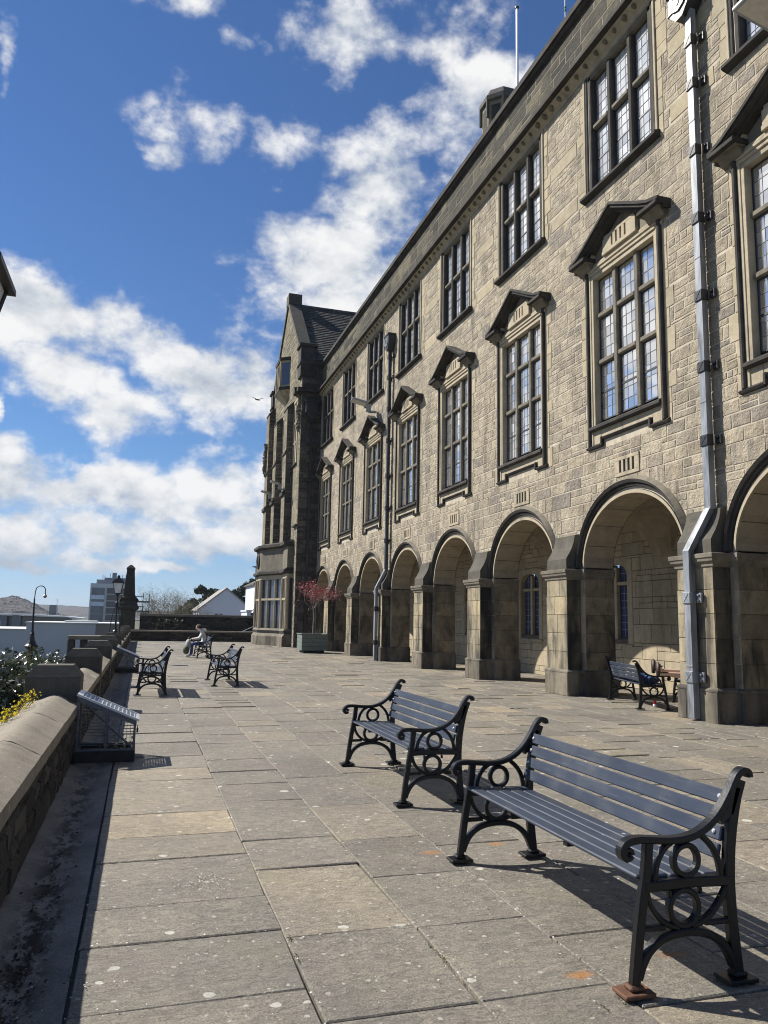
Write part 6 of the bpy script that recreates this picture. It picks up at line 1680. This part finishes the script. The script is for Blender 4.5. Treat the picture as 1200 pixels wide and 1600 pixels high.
for i,(a,e,ra,re) in enumerate(CL):
    sc_ = 1.9 if i in WISPY else 2.35
    ra *= sc_; re *= sc_
    ln = k.vec('LENGTH', k.vec('MULTIPLY_ADD', pw, (1/ra,1/re,0), (-a/ra,-e/re,0)))
    f = k.rng(ln, 1.1, .05, 0., .62 if i in WISPY else (.88 if i in (7,8,11,12) else 1.03), True)
    mask = f if mask is None else k.math('MAXIMUM', mask, f)
# clouds over the rest of the sky, away from where the lens looks
oth = k.rng(k.noise(k.vec('MULTIPLY', d, (1,1,1.8)), 2.3, 3, .5), .50, .66, 0, .8, True)
far_ = k.math('MULTIPLY', k.rng(k.math('ABSOLUTE', k.math('SUBTRACT', azn, .16)), .50, .75), k.rng(eln, .02, .12))
mask = k.math('MAXIMUM', mask, k.math('MULTIPLY', oth, far_))
dz = k.vec('MULTIPLY', d, (1.,1.,1.45))
def puff(v):
    x = k.n('ShaderNodeTexVoronoi', feature='F1'); k.l(v, x.inputs['Vector']); x.inputs['Scale'].default_value = 13.
    x.inputs['Detail'].default_value = 2.; x.inputs['Roughness'].default_value = .55; x.normalize = True
    return k.rng(x.outputs['Distance'], .55, .05, .2, .8)
def cnoise(v, det): 
    wv = k.vec('MULTIPLY_ADD', k.vec('SUBTRACT', k.noise(v, 16., 4, .55, 0, True), (.5,.5,.5)), (.06,.06,.06), v)
    return k.math('ADD', k.math('MULTIPLY', k.noise(v, 9.5, det, .63, .0), .62), k.math('MULTIPLY', puff(wv), .38))
n1 = cnoise(dz, 12)
dens = k.math('ADD', mask, k.math('MULTIPLY', k.math('SUBTRACT', n1, .5), 3.0))
alpha = k.rng(dens, .42, 1.0, 0, 1, True)
alpha = k.math('MULTIPLY', alpha, k.rng(mask, .02, .35, 0, 1, True))
off = V((-.022,.0,.045))
n2 = cnoise(k.vec('ADD', dz, tuple(off)), 7); n3 = k.noise(k.vec('ADD', dz, (3.1,0,0)), 8., 5, .55)
sh = k.math('ADD', k.math('MULTIPLY', k.math('SUBTRACT', n1, n2), 3.0), .74)
sh = k.math('ADD', sh, k.math('MULTIPLY', k.math('SUBTRACT', n3, .5), 1.1))
sh = k.math('SUBTRACT', sh, k.math('MULTIPLY', k.rng(eln, .17, .05), .20), clamp=True)
ccol = k.ramp(sh, [(.0,(.42,.48,.58)),(.4,(.62,.67,.74)),(.75,(.86,.88,.91)),(1.,(1.,1.,1.))])
tcol = k.ramp(k.rng(sx.outputs[2], 0, .5), [(0,(.56,.80,1.36)),(.12,(.58,.80,1.18)),(.4,(.60,.86,1.16)),(1,(.56,.83,1.18))])
tint = k.mix(1., sky.outputs[0], tcol, 'MULTIPLY')
b1 = k.n('ShaderNodeBackground'); k.l(tint, b1.inputs[0]); b1.inputs[1].default_value = .0525
b2 = k.n('ShaderNodeBackground'); k.l(ccol, b2.inputs[0]); b2.inputs[1].default_value = .56
mx = k.n('ShaderNodeMixShader'); k.l(alpha, mx.inputs[0]); k.l(b1.outputs[0], mx.inputs[1]); k.l(b2.outputs[0], mx.inputs[2])
wo = k.n('ShaderNodeOutputWorld'); k.l(mx.outputs[0], wo.inputs[0])
W.cycles.sampling_method = 'MANUAL'; W.cycles.sample_map_resolution = 512

L = bpy.data.lights.new('sun','SUN'); L.energy = 5.0; L.angle = rad(.53); L.color = (1.,.955,.87)
so = bpy.data.objects.new('sun',L); COL.objects.link(so); so.rotation_euler = SUN.to_track_quat('Z','Y').to_euler(); so.location = (-20,20,30)

yaw, pitch, roll = rad(17.2), rad(8.1), rad(1.1)
fw = V((math.sin(yaw)*math.cos(pitch), math.cos(yaw)*math.cos(pitch), math.sin(pitch)))
r0 = V((math.cos(yaw),-math.sin(yaw),0)); u0 = r0.cross(fw)
rr = r0*math.cos(roll)+u0*math.sin(roll); uu = -r0*math.sin(roll)+u0*math.cos(roll)
cam = bpy.data.cameras.new('camera'); co = bpy.data.objects.new('camera',cam); COL.objects.link(co)
co.matrix_world = Matrix(((rr.x,uu.x,-fw.x,0),(rr.y,uu.y,-fw.y,0),(rr.z,uu.z,-fw.z,1.55),(0,0,0,1)))
cam.sensor_fit = 'VERTICAL'; cam.sensor_height = 36.; cam.sensor_width = 27.; cam.lens = 36.*1202/1600
cam.clip_start = .05; cam.clip_end = 12000
S.camera = co
S.render.engine = 'CYCLES'; S.cycles.use_denoising = True; S.cycles.filter_width = 1.05; S.cycles.max_bounces = 6; S.cycles.diffuse_bounces = 3; S.cycles.glossy_bounces = 3
S.view_settings.view_transform = 'Standard'; S.view_settings.look = 'None'; S.view_settings.exposure = .74; S.view_settings.gamma = 1.
S.view_settings.use_curve_mapping = False
